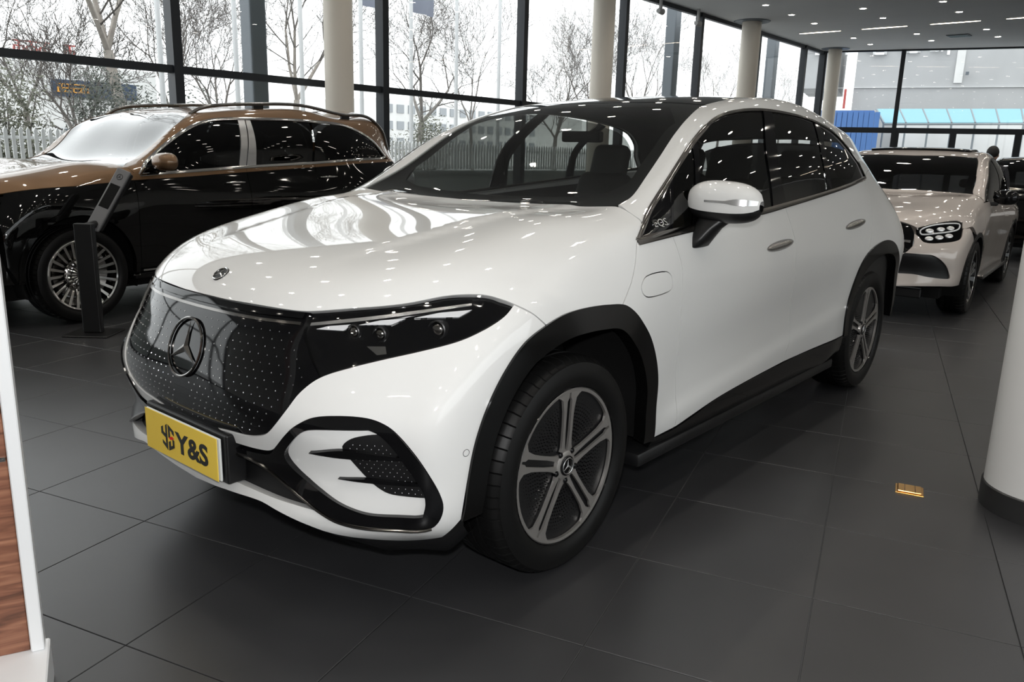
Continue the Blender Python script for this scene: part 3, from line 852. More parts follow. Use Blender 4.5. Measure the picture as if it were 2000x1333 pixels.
# ------------------------------------------------------------------ the white electric SUV
def build_main():
    car = empty('electric_suv', (0, 0, 0), 0, 'white electric SUV with black star grille and yellow plate, centre of the showroom', 'car')
    B = Body(*main_cage(), tweak=main_tweak); P = B.px
    pp = lambda L: [P(u, v) for u, v in L]
    C0 = lambda p: Vector((p[0], 0, p[2]))
    yaxis0 = lambda z: B.fr(0.0, z)
    # traced feature lines (near side)
    hood_edge = pp([(462, 587), (537, 602), (605, 609), (708, 602), (792, 594), (876, 578.6), (918, 576), (952, 578), (981, 586), (1004, 595)])
    c_hood = B.cast((-3, 0, .955), (1, 0, 0))[0]
    he0 = [c_hood, B.fr(.16, .956)] + [p for p in hood_edge if p.y < -.2]
    mask_low = pp([(985, 618), (947.5, 643), (897, 666), (826, 685), (750, 702), (683, 718.6), (624, 738), (586, 766), (560, 799), (534, 832.6), (519, 847.6), (500, 852.5), (477.6, 851), (451, 844)])
    zc = B.px(451, 844).z
    mask_low_c = mask_low + [B.fr(.12, zc - .012), B.fr(.0, zc - .014)]
    tip = hood_edge[-1]
    seam = pp([(607, 609.5), (592, 640), (602, 690), (624, 738)])
    # ---- grille
    i_low = [i for i, p in enumerate(mask_low_c) if p.y >= seam[-1].y + .004]
    g_top = [p for p in he0 if p.y > seam[0].y + .01] + [seam[0]]
    ol = g_top + seam[1:] + [mask_low_c[i] for i in i_low if mask_low_c[i].y > seam[-1].y]
    n1 = len(g_top)
    grille, _ = B.panel('grille', ol, (1, .45, -.05), 'gloss_black', car, off=-.004, rim=.03, gap=.001, center=True, corners=[0, n1 - 1, n1 + 2, len(ol) - 1])
    # stars of the grille
    bm = bmesh.new(); poly = [(p.y, p.z) for p in spline_v(ol)]
    poly = np.array(poly + [(-y, z) for y, z in reversed(poly)])
    zt, zb = .90, zc
    for r_i in range(17):
        z = .895 - r_i * .0235
        for c_i in range(-22, 23):
            y = (c_i + (.5 if r_i % 2 else 0)) * .034
            if (y / .118) ** 2 + ((z - .79) / .118) ** 2 < 1: continue
            q = np.array([[y, z]])
            if not inpoly(q, poly)[0] or segdist(q, poly)[0] < .02: continue
            h = B.cast((-3, -abs(y), z), (1, 0, 0))
            if h is None: continue
            p, n = h; n = Vector((n.x, n.y if y < 0 else -n.y, n.z)); p = Vector((p.x, y, p.z)) - n * .003
            sc = 1.0 + .25 * ((c_i * 7 + r_i * 3) % 5 - 2) * .3
            M = frame(p, n)
            c = bm.verts.new(M @ Vector((0, 0, .0016))); R_ = [.0030 * sc, .0008]
            vs = [bm.verts.new(M @ Vector((R_[k % 2] * math.sin(k * PI / 3) * (.75), R_[k % 2] * math.cos(k * PI / 3), .0003))) for k in range(6)]
            for k in range(6): bm.faces.new((c, vs[k], vs[(k + 1) % 6]))
    tag(bm_obj('grille_stars', bm, 'star_white', car), kind='stuff')
    h = B.cast((-3, 0, .79), (1, 0, 0))
    star_emblem('grille_emblem', car, frame(h[0] - h[1] * .0015, h[1]), .102, 'dark_chrome', .006, .085, 'dark_chrome')
    hb = B.cast((-.717, 0, 3), (0, 0, -1))
    lathe('badge_base', [(.031, -.002), (.029, .003), (0, .003)], 'satin_black', car, n=32, axis='z', M=frame(hb[0], hb[1], (-1, 0, 1)))
    star_emblem('bonnet_badge', car, frame(hb[0] + hb[1] * .002, hb[1], (.6, 0, 1)), .029, 'chrome', .004, .14)
    # ---- headlights
    ol = [seam[0]] + [p for p in hood_edge if p.y < seam[0].y - .004] + [p for p in mask_low if p.y < seam[-1].y - .004] + [seam[3], seam[2], seam[1]]
    nh = 1 + len([p for p in hood_edge if p.y < seam[0].y - .004])
    cn = [0, nh - 1, len(ol) - 3]
    hl = B.panel('headlight', ol, (.75, .62, -.15), 'gloss_black', car, off=-.016, rim=.03, gap=.001, corners=cn)
    cover = B.panel('headlight_lens', ol, (.75, .62, -.15), 'lens_clear', car, off=.001, rim=.014, gap=.0015, corners=cn)
    dl = (.75, .62, -.15)
    for q in ([(615.6, 642), (670, 645.5), (686, 633), (640, 636)], [(699.7, 634), (763, 634), (794, 620.5), (742, 625)], [(809, 620), (897, 618), (923, 603.5), (859, 609.5)]):
        B.panel('light_blade', pp(q), dl, 'lamp_white', car, off=-.007, rim=.008, gap=0, corners=range(4), step=.012, ostep=.01)
    dr = pp([(606, 629.5), (680, 622), (760, 613), (840, 602), (922, 590.5), (922, 595), (840, 608), (760, 619.5), (680, 629), (604, 635.5)])
    B.panel('daytime_light', dr, dl, 'silver', car, off=-.006, rim=.006, gap=0, corners=[0, 4, 5, 9], step=.012)
    hw = sorted([(-p.y, p.z) for p in he0]); hzf = lambda w: float(np.interp(w, [q[0] for q in hw], [q[1] for q in hw]))
    ws_ = np.linspace(0.0, -seam[1].y - .012, 13)
    for nm, z0, z1, mm, of in (('bonnet_trim', .004, .020, 'gloss_black', .003), ('light_strip', .030, .038, 'dark_chrome', .0005)):
        ol2 = [B.fr(w, hzf(w) - z0) for w in ws_] + [B.fr(w, hzf(w) - z1) for w in reversed(ws_)]
        ol2[0].y = 0; ol2[-1].y = 0
        B.panel(nm, ol2, (1, .4, -.05), mm, car, off=of, rim=.006, gap=0, center=True, corners=[0, 12, 13, 25], step=.012)
    # glossy trim line under the bonnet edge
    for u, v, rr in ((690, 645, .020), (742, 650, .021), (856, 640, .026)):
        h = B.cast(CAM_POS, (P(u, v) - CAM_POS)); p, n = h
        for sg in (1, -1):
            nn = Vector((n.x, n.y * sg, n.z)); q = Vector((p.x, p.y * sg, p.z))
            d = Vector((-1, -.35 * sg, .05)).normalized()
            M = frame(q - nn * .02, d)
            hs = lathe('lamp_barrel', [(rr * 1.15, -.02), (rr * 1.15, .012), (rr, .014), (rr * .95, .0)], 'satin_black', car, n=28, axis='z', M=M)
            lathe('projector_lens', [(rr * .95, .0), (rr * .8, .007), (rr * .45, .012), (0, .014)], 'dark_chrome', hs, n=28, axis='z', M=M)
    B.panel('reflector', pp([(715, 676), (752, 676), (754, 691), (735, 693)]), dl, 'chrome', car, off=-.01, rim=.006, gap=0, corners=range(4), step=.012)
    # ---- front bumper
    arch_f = pp([(1067, 636), (1024, 671), (987, 724), (954, 790), (929.5, 860.5), (915, 930.7), (901, 1015)])
    low = pp([(863.5, 1050), (842.5, 1053.5), (792, 1057), (708, 1052.6), (645, 1042), (603, 1027.5), (540, 998), (506, 979), (452, 961)])
    lowc = [p for p in low] + [B.fr(.12, .334), B.fr(0, .324)]
    lip = pp([(448, 935), (488, 952.5), (540, 974), (582, 987.5), (615, 997)])
    lipc = [B.fr(0, lip[0].z - .014), B.fr(.12, lip[0].z - .008)] + lip
    ring_o = pp([(632, 1003), (666, 1020), (729, 1031), (792, 1034), (842, 1030), (856, 1018), (864, 998), (863, 978), (846, 943), (813, 893), (771, 845), (741, 826), (708, 817), (657, 814), (615, 816.5), (590, 825.7), (565, 842.5)])
    strip_b = pp([(548, 867), (529.5, 880.5), (506, 878.7), (454, 864)])
    zs = strip_b[-1].z
    strip_c = strip_b + [B.fr(.12, zs - .006), B.fr(0, zs - .008)]
    up = list(reversed(mask_low_c)) + [tip]
    hb_seam = pp([(1040, 613)])
    ol = up + hb_seam + arch_f + lowc + lipc + ring_o + strip_c
    a0 = len(up); a1 = a0 + 1; a2 = a1 + len(arch_f); a3 = a2 + len(lowc); a4 = a3 + len(lipc)
    B.panel('front_bumper', ol, (.78, .62, .06), 'white_paint', car, rim=.035, center=True, gap=.0015,
            corners=[0, a0 - 1, a1, a2 - 1, a2, a3 - 1, a3, a4, len(ol) - 1])
    bumper_dir = (.82, .56, .04)
    # recesses: lower intake, fog pod
    it = [B.fr(0, zs - .004), B.fr(.12, zs - .004)] + list(reversed(strip_b)) + pp([(565, 860), (600, 930), (632, 1003)]) + list(reversed(lipc))
    B.panel('lower_intake', it, bumper_dir, 'satin_black', car, off=-.035, rim=0, gap=-.012, center=True, corners=range(len(it)))
    ring_i = pp([(557.6, 888.7), (561, 876), (590, 844.6), (615.6, 839), (720.7, 840.4), (741, 850), (765, 873), (793, 909.7), (826, 960), (831, 985), (826, 1009.7), (809, 1011.4), (729, 1007), (683, 994), (645, 973), (582, 922), (563, 901)])
    ro = pp([(540, 872)]) + list(reversed(ring_o)) + pp([(582, 964), (540, 926.5), (505, 903), (452, 884), (452, 870), (505, 884), (529, 886)])
    B.panel('intake_surround', ro, bumper_dir, 'gloss_black', car, off=.006, rim=.022, gap=.0, holes=[(ring_i, [10, 4])], corners=[0, 18, 19, 22, 23], step=.02)
    B.strip('chrome_accent', pp([(446, 880), (480, 890), (519, 911), (560, 945), (600, 980), (632, 1004), (666, 1021), (729, 1032), (792, 1035), (842, 1031)]), .010, 'dark_chrome', car, off=.011)
    B.panel('intake_shell', ring_i, bumper_dir, 'white_paint', car, off=-.013, rim=0, gap=-.010, corners=[10])
    mesh_ol = pp([(666, 876), (683, 861), (716.5, 853), (744, 851), (765, 875), (793, 910), (826, 962), (829, 976), (775, 971), (750, 964), (720.7, 943), (674.5, 893)])
    B.panel('intake_mesh', mesh_ol, bumper_dir, 'satin_black', car, off=-.010, rim=.006, gap=0, corners=[3, 7])
    B.panel('intake_fin', pp([(603, 885.5), (666, 881), (740, 890), (797, 897), (800, 902), (740, 900), (674, 896.5)]), bumper_dir, 'gloss_black', car, off=.002, rim=.014, gap=0, corners=[0, 3, 4], step=.015)
    B.panel('intake_fin', pp([(660, 935.5), (720, 937), (780, 943), (822, 946), (824, 951), (780, 949), (720, 944)]), bumper_dir, 'gloss_black', car, off=.002, rim=.014, gap=0, corners=[0, 3, 4], step=.015)
    bm = bmesh.new(); mp = np.array([(p.y, p.z) for p in spline_v(mesh_ol)])
    for a in range(20):
        for b_ in range(14):
            y = mp[:, 0].min() + (a + .5 * (b_ % 2)) * .017; z = mp[:, 1].min() + b_ * .0125
            if not inpoly(np.array([[y, z]]), mp)[0] or segdist(np.array([[y, z]]), mp)[0] < .006: continue
            h = B.cast((-3, y, z), (1, 0, 0))
            for sg in (1, -1):
                n = Vector((h[1].x, h[1].y * sg, h[1].z)); M = frame(Vector((h[0].x, h[0].y * sg, h[0].z)) - n * .0096, n)
                c = bm.verts.new(M @ Vector((0, 0, .001))); vs = [bm.verts.new(M @ Vector((.0014 * math.cos(k * PI / 2), .0024 * math.sin(k * PI / 2), 0))) for k in range(4)]
                for k in range(4): bm.faces.new((c, vs[k], vs[(k + 1) % 4]))
    tag(bm_obj('mesh_dots', bm, 'silver', car), kind='stuff')
    h = P(910.6, 885.4); n = B.near(h)[1]
    for sg in (1, -1):
        sr_ = lathe('parking_sensor', [(.0118, -.003), (.0118, .0004), (.0102, .0004), (.0102, -.003)], 'satin_black', car, n=24, axis='z', M=frame((h.x, h.y * sg, h.z), (n.x, n.y * sg, n.z)))
        lathe('sensor_disc', [(.0100, -.003), (.0100, .0002), (0, .0004)], 'white_paint', sr_, n=24, axis='z', M=frame((h.x, h.y * sg, h.z), (n.x, n.y * sg, n.z)))
    # front valance under the lip
    vl = pp([(901, 1017), (863.5, 1051), (842.5, 1055), (792, 1058), (708, 1054), (645, 1044), (603, 1029), (540, 1000), (452, 963)]) + [B.fr(.12, .331), B.fr(0, .321)]
    bm = bmesh.new(); vs_ = spline_v(vl, False)
    for sg in (1, -1):
        rows_ = []
        for p in vs_:
            k_ = min(1, max(0, (abs(p.y) - .45) / .3)); dz = .03 + .05 * k_ * k_ * (3 - 2 * k_); rc = .15 - .08 * k_
            rows_.append([bm.verts.new(q) for q in ((p.x + .010, p.y * sg, p.z + .004), (p.x + rc * .35, p.y * .985 * sg, p.z - dz * .4), (p.x + rc, p.y * .96 * sg, max(.19, p.z - dz)), (p.x + rc + .15, p.y * .90 * sg, max(.18, p.z - dz - .01)))])
        for r0_, r1_ in zip(rows_, rows_[1:]):
            for k_ in range(3): bm.faces.new((r0_[k_], r1_[k_], r1_[k_ + 1], r0_[k_ + 1]))
    bm_obj('front_valance', bm, 'satin_black', car, smooth=True)
    # ---- licence plate
    zp = .466; xp = -.884
    holder = box('plate_holder', (xp + .002, -.262, zp - .080), (xp + .07, .262, zp + .085), 'satin_black', car, .006, seg=2)
    pl = box('number_plate', (xp - .010, -.240, zp - .072), (xp - .002, .240, zp + .072), 'plate_white', car, .003)
    yl = box('plate_sticker', (xp - .0125, -.226, zp - .076), (xp - .0100, .245, zp + .070), 'plate_yellow', pl, .001)
    Mp = frame((xp - .0128, 0, zp), (-1, 0, 0))
    text_obj('plate_lettering', 'Y&S', .098, 'ink_black', pl, Mp @ Matrix.Translation((.070, -.010, 0)) @ Matrix.Diagonal((1.22, 1.0, 1, 1)), .0006, .0030)
    def shp(name, pts, m):
        bm = bmesh.new(); prism(bm, pts, lambda p: Mp @ Vector((p[0], p[1], 0)), lambda p: Mp @ Vector((p[0], p[1], .0009))); bm_obj(name, bm, m, pl)
    X0, Y0, s = -.088, -.004, .00076
    T = lambda L: [(X0 + x * s * 1.25, Y0 + y * s) for x, y in L]
    shp('logo_y', T([(-4, 62), (-4, -62), (-40, -38), (-40, -22), (-16, -36), (-16, -6), (-46, 8), (-46, 38), (-32, 46), (-32, 20), (-16, 12), (-16, 52)]), 'ink_black')
    shp('logo_s', T([(4, 62), (44, 40), (44, 18), (30, 26), (30, 32), (16, 40), (16, 4), (4, 0)]), 'ink_black')
    shp('logo_s', T([(4, -62), (44, -38), (44, -4), (32, 0), (32, -30), (18, -38), (18, -12), (4, -20)]), 'ink_black')
    shp('logo_mark', T([(6, 2), (30, 12), (44, 4), (18, -8)]), 'ink_red')
    # ---- bonnet
    arch_t = pp([(1067, 636), (1103, 615), (1144, 603), (1185, 597), (1216, 597)])
    hood_r = pp([(1234, 549), (1241, 513), (1243.5, 481.5), (1246, 467)])
    ap = pp([(1254, 438), (1227, 414), (1203, 403.5)])
    cowl = pp([(1120, 401), (1040, 398)])
    cx = B.px(940, 393).x
    ol = he0[:1] + he0[1:] + pp([(1040, 613)]) + arch_t + hood_r + ap + cowl + [B.tp(cx + .002, .12), B.tp(cx, 0)]
    i0 = len(he0); i1 = i0 + 1; i2 = i1 + len(arch_t); i3 = i2 + len(hood_r)
    B.panel('bonnet', ol, (.35, .62, -.72), 'white_paint', car, center=True, corners=[0, i0 - 1, i1, i2 - 1, i3 - 1, i3 + 2, len(ol) - 1], step=.03)
    # ---- sides
    sill = lambda L: pp(L)
    side = (0, 1, 0)
    sd_ = (-.1, .97, -.22)
    door_f = pp([(1310, 452), (1318, 472.5), (1330.5, 513), (1333.7, 544.5), (1330.5, 607.5), (1322, 697.5), (1319.5, 774), (1317, 835)])
    arch_r = pp([(1272, 858), (1277, 800), (1281, 745), (1278, 704), (1268, 662.5), (1251, 629.5), (1235, 609), (1216, 597)])
    ol = list(hood_r) + pp([(1278, 460)]) + door_f + arch_r
    flap = pp([(1253, 558), (1263, 540), (1301, 531), (1311.6, 540), (1312.5, 562), (1303.5, 571), (1267.5, 581), (1256, 574)])
    B.panel('front_wing', ol, sd_, 'white_paint', car, corners=[3, 5, 12, 13, 20], holes=[(flap, ())])
    B.panel('charge_flap', flap, sd_, 'white_paint', car, corners=(), gap=.002)
    B.panel('flap_gap', flap, sd_, 'matte_black', car, corners=(), gap=-.01, off=-.012, rim=0)
    door_m = pp([(1533, 402), (1546.5, 445.5), (1554.7, 477), (1555, 504), (1547, 576), (1542, 652.5), (1532, 697.6), (1529.5, 707)])
    belt1 = pp([(1497, 413), (1440, 425), (1353, 446)])
    ol = list(door_f) + pp([(1396, 781), (1460, 744)]) + list(reversed(door_m)) + belt1
    B.panel('front_door', ol, sd_, 'white_paint', car, corners=[0, 7, 10, 17])
    door_r = pp([(1690, 352), (1699, 385), (1703, 420), (1703, 450), (1699, 480)])
    arch2 = pp([(1695, 495), (1677, 526.5), (1659, 576), (1650, 616.5), (1645.5, 656)])
    belt2 = pp([(1618.6, 377), (1659, 363)])
    ol = list(door_m) + pp([(1588, 681)]) + list(reversed(arch2)) + list(reversed(door_r)) + list(reversed(belt2))
    B.panel('rear_door', ol, sd_, 'white_paint', car, corners=[0, 7, 9, 13, 18])
    # rear quarter, tailgate: from the side and rear, beyond what the photograph shows
    arch2b = pp([(1695, 495), (1717.5, 475), (1735.5, 470.5), (1749, 481.5)]) + [B.sd(3.70, .76), B.sd(3.765, .6), B.sd(3.785, .42)]
    qr = [B.sd(3.86, .40), B.sd(3.99, .55), B.sd(4.0, .8), B.sd(3.98, 1.0), B.sd(3.93, 1.15), B.sd(3.84, 1.28), B.sd(3.75, 1.38)]
    B.panel('rear_quarter', list(door_r) + arch2b + qr + [B.sd(3.5, 1.39), B.sd(3.36, 1.375)], (.0, .97, -.2), 'white_paint', car, corners=[0, 4, 5, 11, 12])
    # rear face, one shell
    k = [B.cast((6, 0, 1.20), (-1, 0, 0))[0]]
    def rr(w, z): 
        h = B.cast((6, -w, z), (-1, 0, 0)); return h[0]
    rs = [rr(0, 1.2), rr(.3, 1.2), rr(.55, 1.2), rr(.72, 1.18), rr(.80, 1.1), rr(.86, .95), rr(.87, .7), rr(.85, .5), rr(.8, .38), rr(.4, .36), rr(0, .36)]
    B.panel('tailgate', rs, (-1, .35, -.05), 'white_paint', car, center=True, corners=[0, 3, 8, 10])
    rg = [rr(0, 1.21), rr(.3, 1.21), rr(.55, 1.21), rr(.62, 1.24), B.tp(3.78, .57), B.tp(3.84, .33), B.tp(3.87, 0)]
    B.panel('rear_window', rg, (-.7, .2, -.7), 'privacy_glass', car, center=True, corners=[0, 3, 4, 6], gap=.004, off=-.004)
    # ---- glass roof, windscreen, white roof rails
    ws_edge = pp([(1206, 401), (1232.7, 384), (1263, 342), (1286, 308), (1316, 262.6), (1343, 230), (1369.5, 208)])
    rl = [B.tp(1.62, .60), B.tp(1.9, .588), B.tp(2.3, .578), B.tp(2.8, .57), B.tp(3.3, .56), B.tp(3.72, .55)]
    dlo_t = pp([(1245, 472), (1267.5, 414), (1308, 348.7), (1353, 279), (1389, 238.5), (1416, 223), (1452, 215.5), (1492.5, 215), (1542, 222.7), (1587, 236), (1627.6, 258.8), (1654.6, 288), (1677, 319.5), (1690, 347)])
    dlo_b = pp([(1659, 362), (1618.6, 376), (1535, 401), (1497, 412), (1440, 425), (1353, 446), (1310, 456)])
    tail = [B.sd(3.36, 1.375), B.sd(3.5, 1.39), B.sd(3.75, 1.38), B.tp(3.80, .66)]
    ol = ws_edge + rl + list(reversed(tail)) + list(reversed(dlo_t))[0:-1] + pp([(1256, 436)]) + pp([(1227, 414)])
    n0 = len(ws_edge) + len(rl)
    B.panel('roof_rail', ol, (-.05, .62, -.78), 'white_paint', car, corners=[0, n0 - 1, n0, n0 + 1, n0 + 4, len(ol) - 2], step=.022)
    B.panel('pillar_trim', ol, (-.05, .62, -.78), 'interior_dark', car, off=-.024, rim=0, gap=.012, corners=[0, n0 - 1, n0, n0 + 1, n0 + 4, len(ol) - 2], step=.04)
    wst = [B.tp(1.50, .618), B.tp(1.475, .4), B.tp(1.46, .2), B.tp(1.455, 0)]
    ol = [B.tp(cx + .006, 0), B.tp(cx + .008, .12)] + pp([(1040, 397), (1120, 400)]) + ws_edge[:6] + wst
    B.panel('windscreen', ol, (.55, .3, -.78), 'car_glass', car, off=-.004, rim=.004, gap=.001, center=True, corners=[0, 4, 10, 13])
    ol = list(reversed(wst)) + [ws_edge[6]] + rl + [B.tp(3.80, .3), B.tp(3.83, 0)]
    B.panel('glass_roof', ol, (0, .1, -1), 'gloss_black', car, off=-.003, rim=.01, center=True, gap=.001, corners=[0, 3, len(ol) - 3, len(ol) - 1])
    # black printed border of the windscreen
    frit_i = pp([(1186, 372), (1225, 352), (1250, 318), (1275, 285), (1300, 250), (1318, 236)])
    ol = [B.tp(cx + .006, 0), B.tp(cx + .008, .12)] + pp([(1040, 397), (1120, 400)]) + ws_edge[:6] + wst + [B.tp(1.37, 0), B.tp(1.385, .25), B.tp(1.40, .45)] + list(reversed(frit_i)) + [B.tp(cx + .10, .45), B.tp(cx + .09, .15), B.tp(cx + .09, 0)]
    B.panel('windscreen_border', ol, (.55, .3, -.78), 'matte_black', car, off=-.010, rim=0, center=True, gap=.001, corners=[0, 4, 9, 13, 14, 16, 17, 22, 25])
    # ---- side glass
    gd = (-.08, .93, -.35)
    chrome_o = dlo_t + dlo_b
    B.strip('window_chrome', dlo_t, lambda t: .022 if t < .3 else .016, 'dark_chrome', car, off=.006)
    B.strip('belt_chrome', [dlo_t[-1]] + dlo_b + [dlo_t[0]], lambda t: .020 + .012 * t, 'dark_chrome', car, off=.006)
    tri = pp([(1248, 468), (1268, 418), (1309, 352), (1310, 450)])
    B.panel('corner_panel', tri, gd, 'gloss_black', car, off=-.002, rim=.01, gap=.001, corners=range(4))
    B.panel('quarter_window', pp([(1313, 348), (1352, 288), (1354, 440), (1313, 449)]), gd, 'car_glass_dark', car, off=-.005, rim=.004, gap=.001, corners=range(4))
    wf = pp([(1361, 276), (1389, 241), (1416, 226), (1452, 219), (1489, 218), (1496, 300), (1509, 406), (1440, 421), (1362, 440)])
    B.panel('door_window', wf, gd, 'car_glass_dark', car, off=-.005, rim=.004, gap=.001, corners=[0, 4, 6, 8])
    wr = pp([(1508, 219), (1542, 226), (1590, 241), (1606, 305), (1617, 372), (1535, 396), (1520, 320)])
    B.panel('door_window', wr, gd, 'car_glass_dark', car, off=-.005, rim=.004, gap=.001, corners=[0, 2, 4, 5])
    wq = pp([(1602, 248), (1627, 263), (1653, 291), (1675, 322), (1685, 346), (1659, 359), (1626, 370), (1615, 310)])
    B.panel('quarter_window', wq, gd, 'car_glass_dark', car, off=-.005, rim=.004, gap=.001, corners=[0, 4, 6])
    B.panel('door_pillar', pp([(1490, 216), (1507, 217), (1520, 320), (1535, 399), (1510, 405), (1497, 300)]), gd, 'gloss_black', car, off=.001, rim=.01, gap=.001, corners=[0, 1, 3, 4])
    B.panel('window_divider', pp([(1590, 239), (1602, 246), (1615, 310), (1626, 371), (1617, 374), (1606, 305)]), gd, 'gloss_black', car, off=-.001, rim=.01, gap=0, corners=[0, 1, 3, 4])
    B.panel('window_divider', pp([(1352, 284), (1361, 273), (1362, 441), (1354, 443)]), gd, 'gloss_black', car, off=-.001, rim=.01, gap=0, corners=range(4))
    B.panel('window_divider', pp([(1308, 353), (1314, 346), (1314, 452), (1309, 453)]), gd, 'gloss_black', car, off=-.001, rim=.01, gap=0, corners=range(4))
    h = B.cast(CAM_POS, P(1289.5, 436) - CAM_POS)
    text_obj('model_badge', 'EQS', .042, 'chrome', car, frame(h[0] - h[1] * .001, h[1], (-.05, 0, 1)) @ Matrix.Diagonal((1.25, 1, 1, 1)), .003)
    # ---- cladding
    hub = (0.0, .388); hub2 = (3.21, .388)
    def clad(outer, hb, k):
        inn = [B.sd(hb[0] + (p.x - hb[0]) * k, hb[1] + (p.z - hb[1]) * k) for p in reversed(outer)]
        return outer + inn
    of = list(reversed(arch_f))[:-1] + arch_t + list(reversed(arch_r))[1:]
    o_ = clad(of, hub, .86); n_ = len(of)
    B.panel('arch_cladding', o_, (0, 1, -.02), 'clad_black', car, off=.010, rim=.05, gap=-.002, corners=[0, n_ - 1, n_, 2 * n_ - 1], step=.03)
    o2 = list(reversed(arch2))[:-1] + arch2b
    o_ = clad(o2, hub2, .86); n_ = len(o2)
    B.panel('arch_cladding', o_, (0, 1, -.02), 'clad_black', car, off=.010, rim=.05, gap=-.002, corners=[0, n_ - 1, n_, 2 * n_ - 1], step=.03)
    sl = [arch_r[0]] + pp([(1317, 836), (1396, 781), (1460, 744), (1529.5, 707.5), (1588, 681), (1645.5, 656)])
    slb = [B.sd(p.x + .0, .285) for p in reversed(sl)]
    B.panel('sill', sl + slb, (0, 1, .05), 'gloss_black', car, off=.004, rim=.03, gap=.001, corners=[0, 6, 7, 13])
    for sg in (1, -1):
        y0, y1 = sorted((-.935 * sg, -.78 * sg)); 
        bm = bmesh.new(); add_box(bm, (.50, y0, .225), (2.72, y1, .285), .015, seg=2); bm_obj('running_board', bm, 'satin_black', car, angle=40)
    fl_ = [B.near((x, -.90, .36))[0] for x in (-.545, -.50)]
    # ---- door handles
    for u0, v0, u1, v1 in ((1498, 488, 1548, 472), (1651, 446, 1689, 432)):
        a, b_ = P(u0 + 2, v0 - 1), P(u1, v1)
        for sg in (1, -1):
            n = B.near((a + b_) / 2)[1]; M0 = Matrix.Diagonal((1, sg, 1, 1))
            t = (b_ - a); L_ = t.length; t.normalize(); upv = n.cross(t).normalized()
            if upv.z < 0: upv = -upv
            bm = bmesh.new(); prof = []
            N = 14; rings = []
            for i in range(N + 1):
                s_ = i / N; hgt = .015 * (1 - abs(2 * s_ - 1) ** 4) + .002; th = .010 * (1 - abs(2 * s_ - 1) ** 4) + .001
                c = a + t * (L_ * s_)
                rings.append([bm.verts.new(M0 @ (c + upv * hgt * math.cos(q) + n * (th * max(0, math.sin(q)) + .001))) for q in np.linspace(-.3, PI + .3, 9)])
            for ra, rb in zip(rings, rings[1:]):
                for k_ in range(8): bm.faces.new((ra[k_], ra[k_ + 1], rb[k_ + 1], rb[k_]))
            hd = bm_obj('door_handle', bm, 'chrome', car, smooth=True)
            bm = bmesh.new(); vs = [bm.verts.new(M0 @ (a + t * (L_ * (.5 + .54 * math.cos(q))) + upv * (.024 * math.sin(q)) + n * .0012)) for q in np.linspace(0, 2 * PI, 24, endpoint=False)]
            bm.faces.new(vs); bm_obj('handle_recess', bm, 'silver', hd)
    # ---- mirrors
    for sg in (1, -1):
        build_mirror(car, sg)
    # ---- wheels, liners, underbody
    kit = main_wheel_kit()
    for x in (0, 3.21):
        for sg in (-1, 1):
            wheel_star(car, kit, x, sg, .388, .960)
            src_, hb_ = (of, hub) if x == 0 else (o2, hub2)
            crv = [Vector((hb_[0] + (p.x - hb_[0]) * .93, p.y + .022, hb_[1] + (p.z - hb_[1]) * .93)) for p in spline_v(src_, False)]
            bm = bmesh.new()
            o_ = [bm.verts.new((p.x, p.y * -sg, p.z)) for p in crv]; i_ = [bm.verts.new((p.x, sg * .56, p.z)) for p in crv]
            for k_ in range(len(crv) - 1): bm.faces.new((o_[k_], o_[k_ + 1], i_[k_ + 1], i_[k_]))
            bm.faces.new(i_)
            bm_obj('wheel_liner', bm, 'matte_black', car)
    box('underbody', (-.42, -.56, .20), (3.95, .56, .30), 'matte_black', car)
    # ---- cabin
    cabin(car, B, .62, 3.9, dash_x=.95, wh_y=-.38, z0=.55, seat_z=.72)
    hl_ = [B.tp(.95, 0), B.tp(.95, .3), B.tp(1.0, .6), B.tp(1.5, .60), B.tp(2.3, .60), B.tp(3.2, .58), B.tp(3.7, .55), B.tp(3.75, 0)]
    hl_ = [B.tp(1.48, 0), B.tp(1.49, .3), B.tp(1.55, .58)] + hl_[4:]
    B.panel('headliner', hl_, (0, .1, -1), 'interior_dark', car, off=-.03, rim=0, center=True, gap=0, corners=range(len(hl_)), step=.08)
    B.panel('door_trim', [B.sd(.55, .4), B.sd(.6, 1.15), B.sd(1.5, 1.19), B.sd(2.5, 1.25), B.sd(3.3, 1.30), B.sd(3.8, 1.2), B.sd(3.8, .4)], (0, 1, 0), 'interior_dark', car, off=-.045, rim=0, gap=0, corners=range(7), step=.1)
    # rear light bar (far end)
    return car, B
def spline_v(L, closed=True):
    return [Vector(p) for p in spline([np.array(p) for p in L], (), .02, closed)]
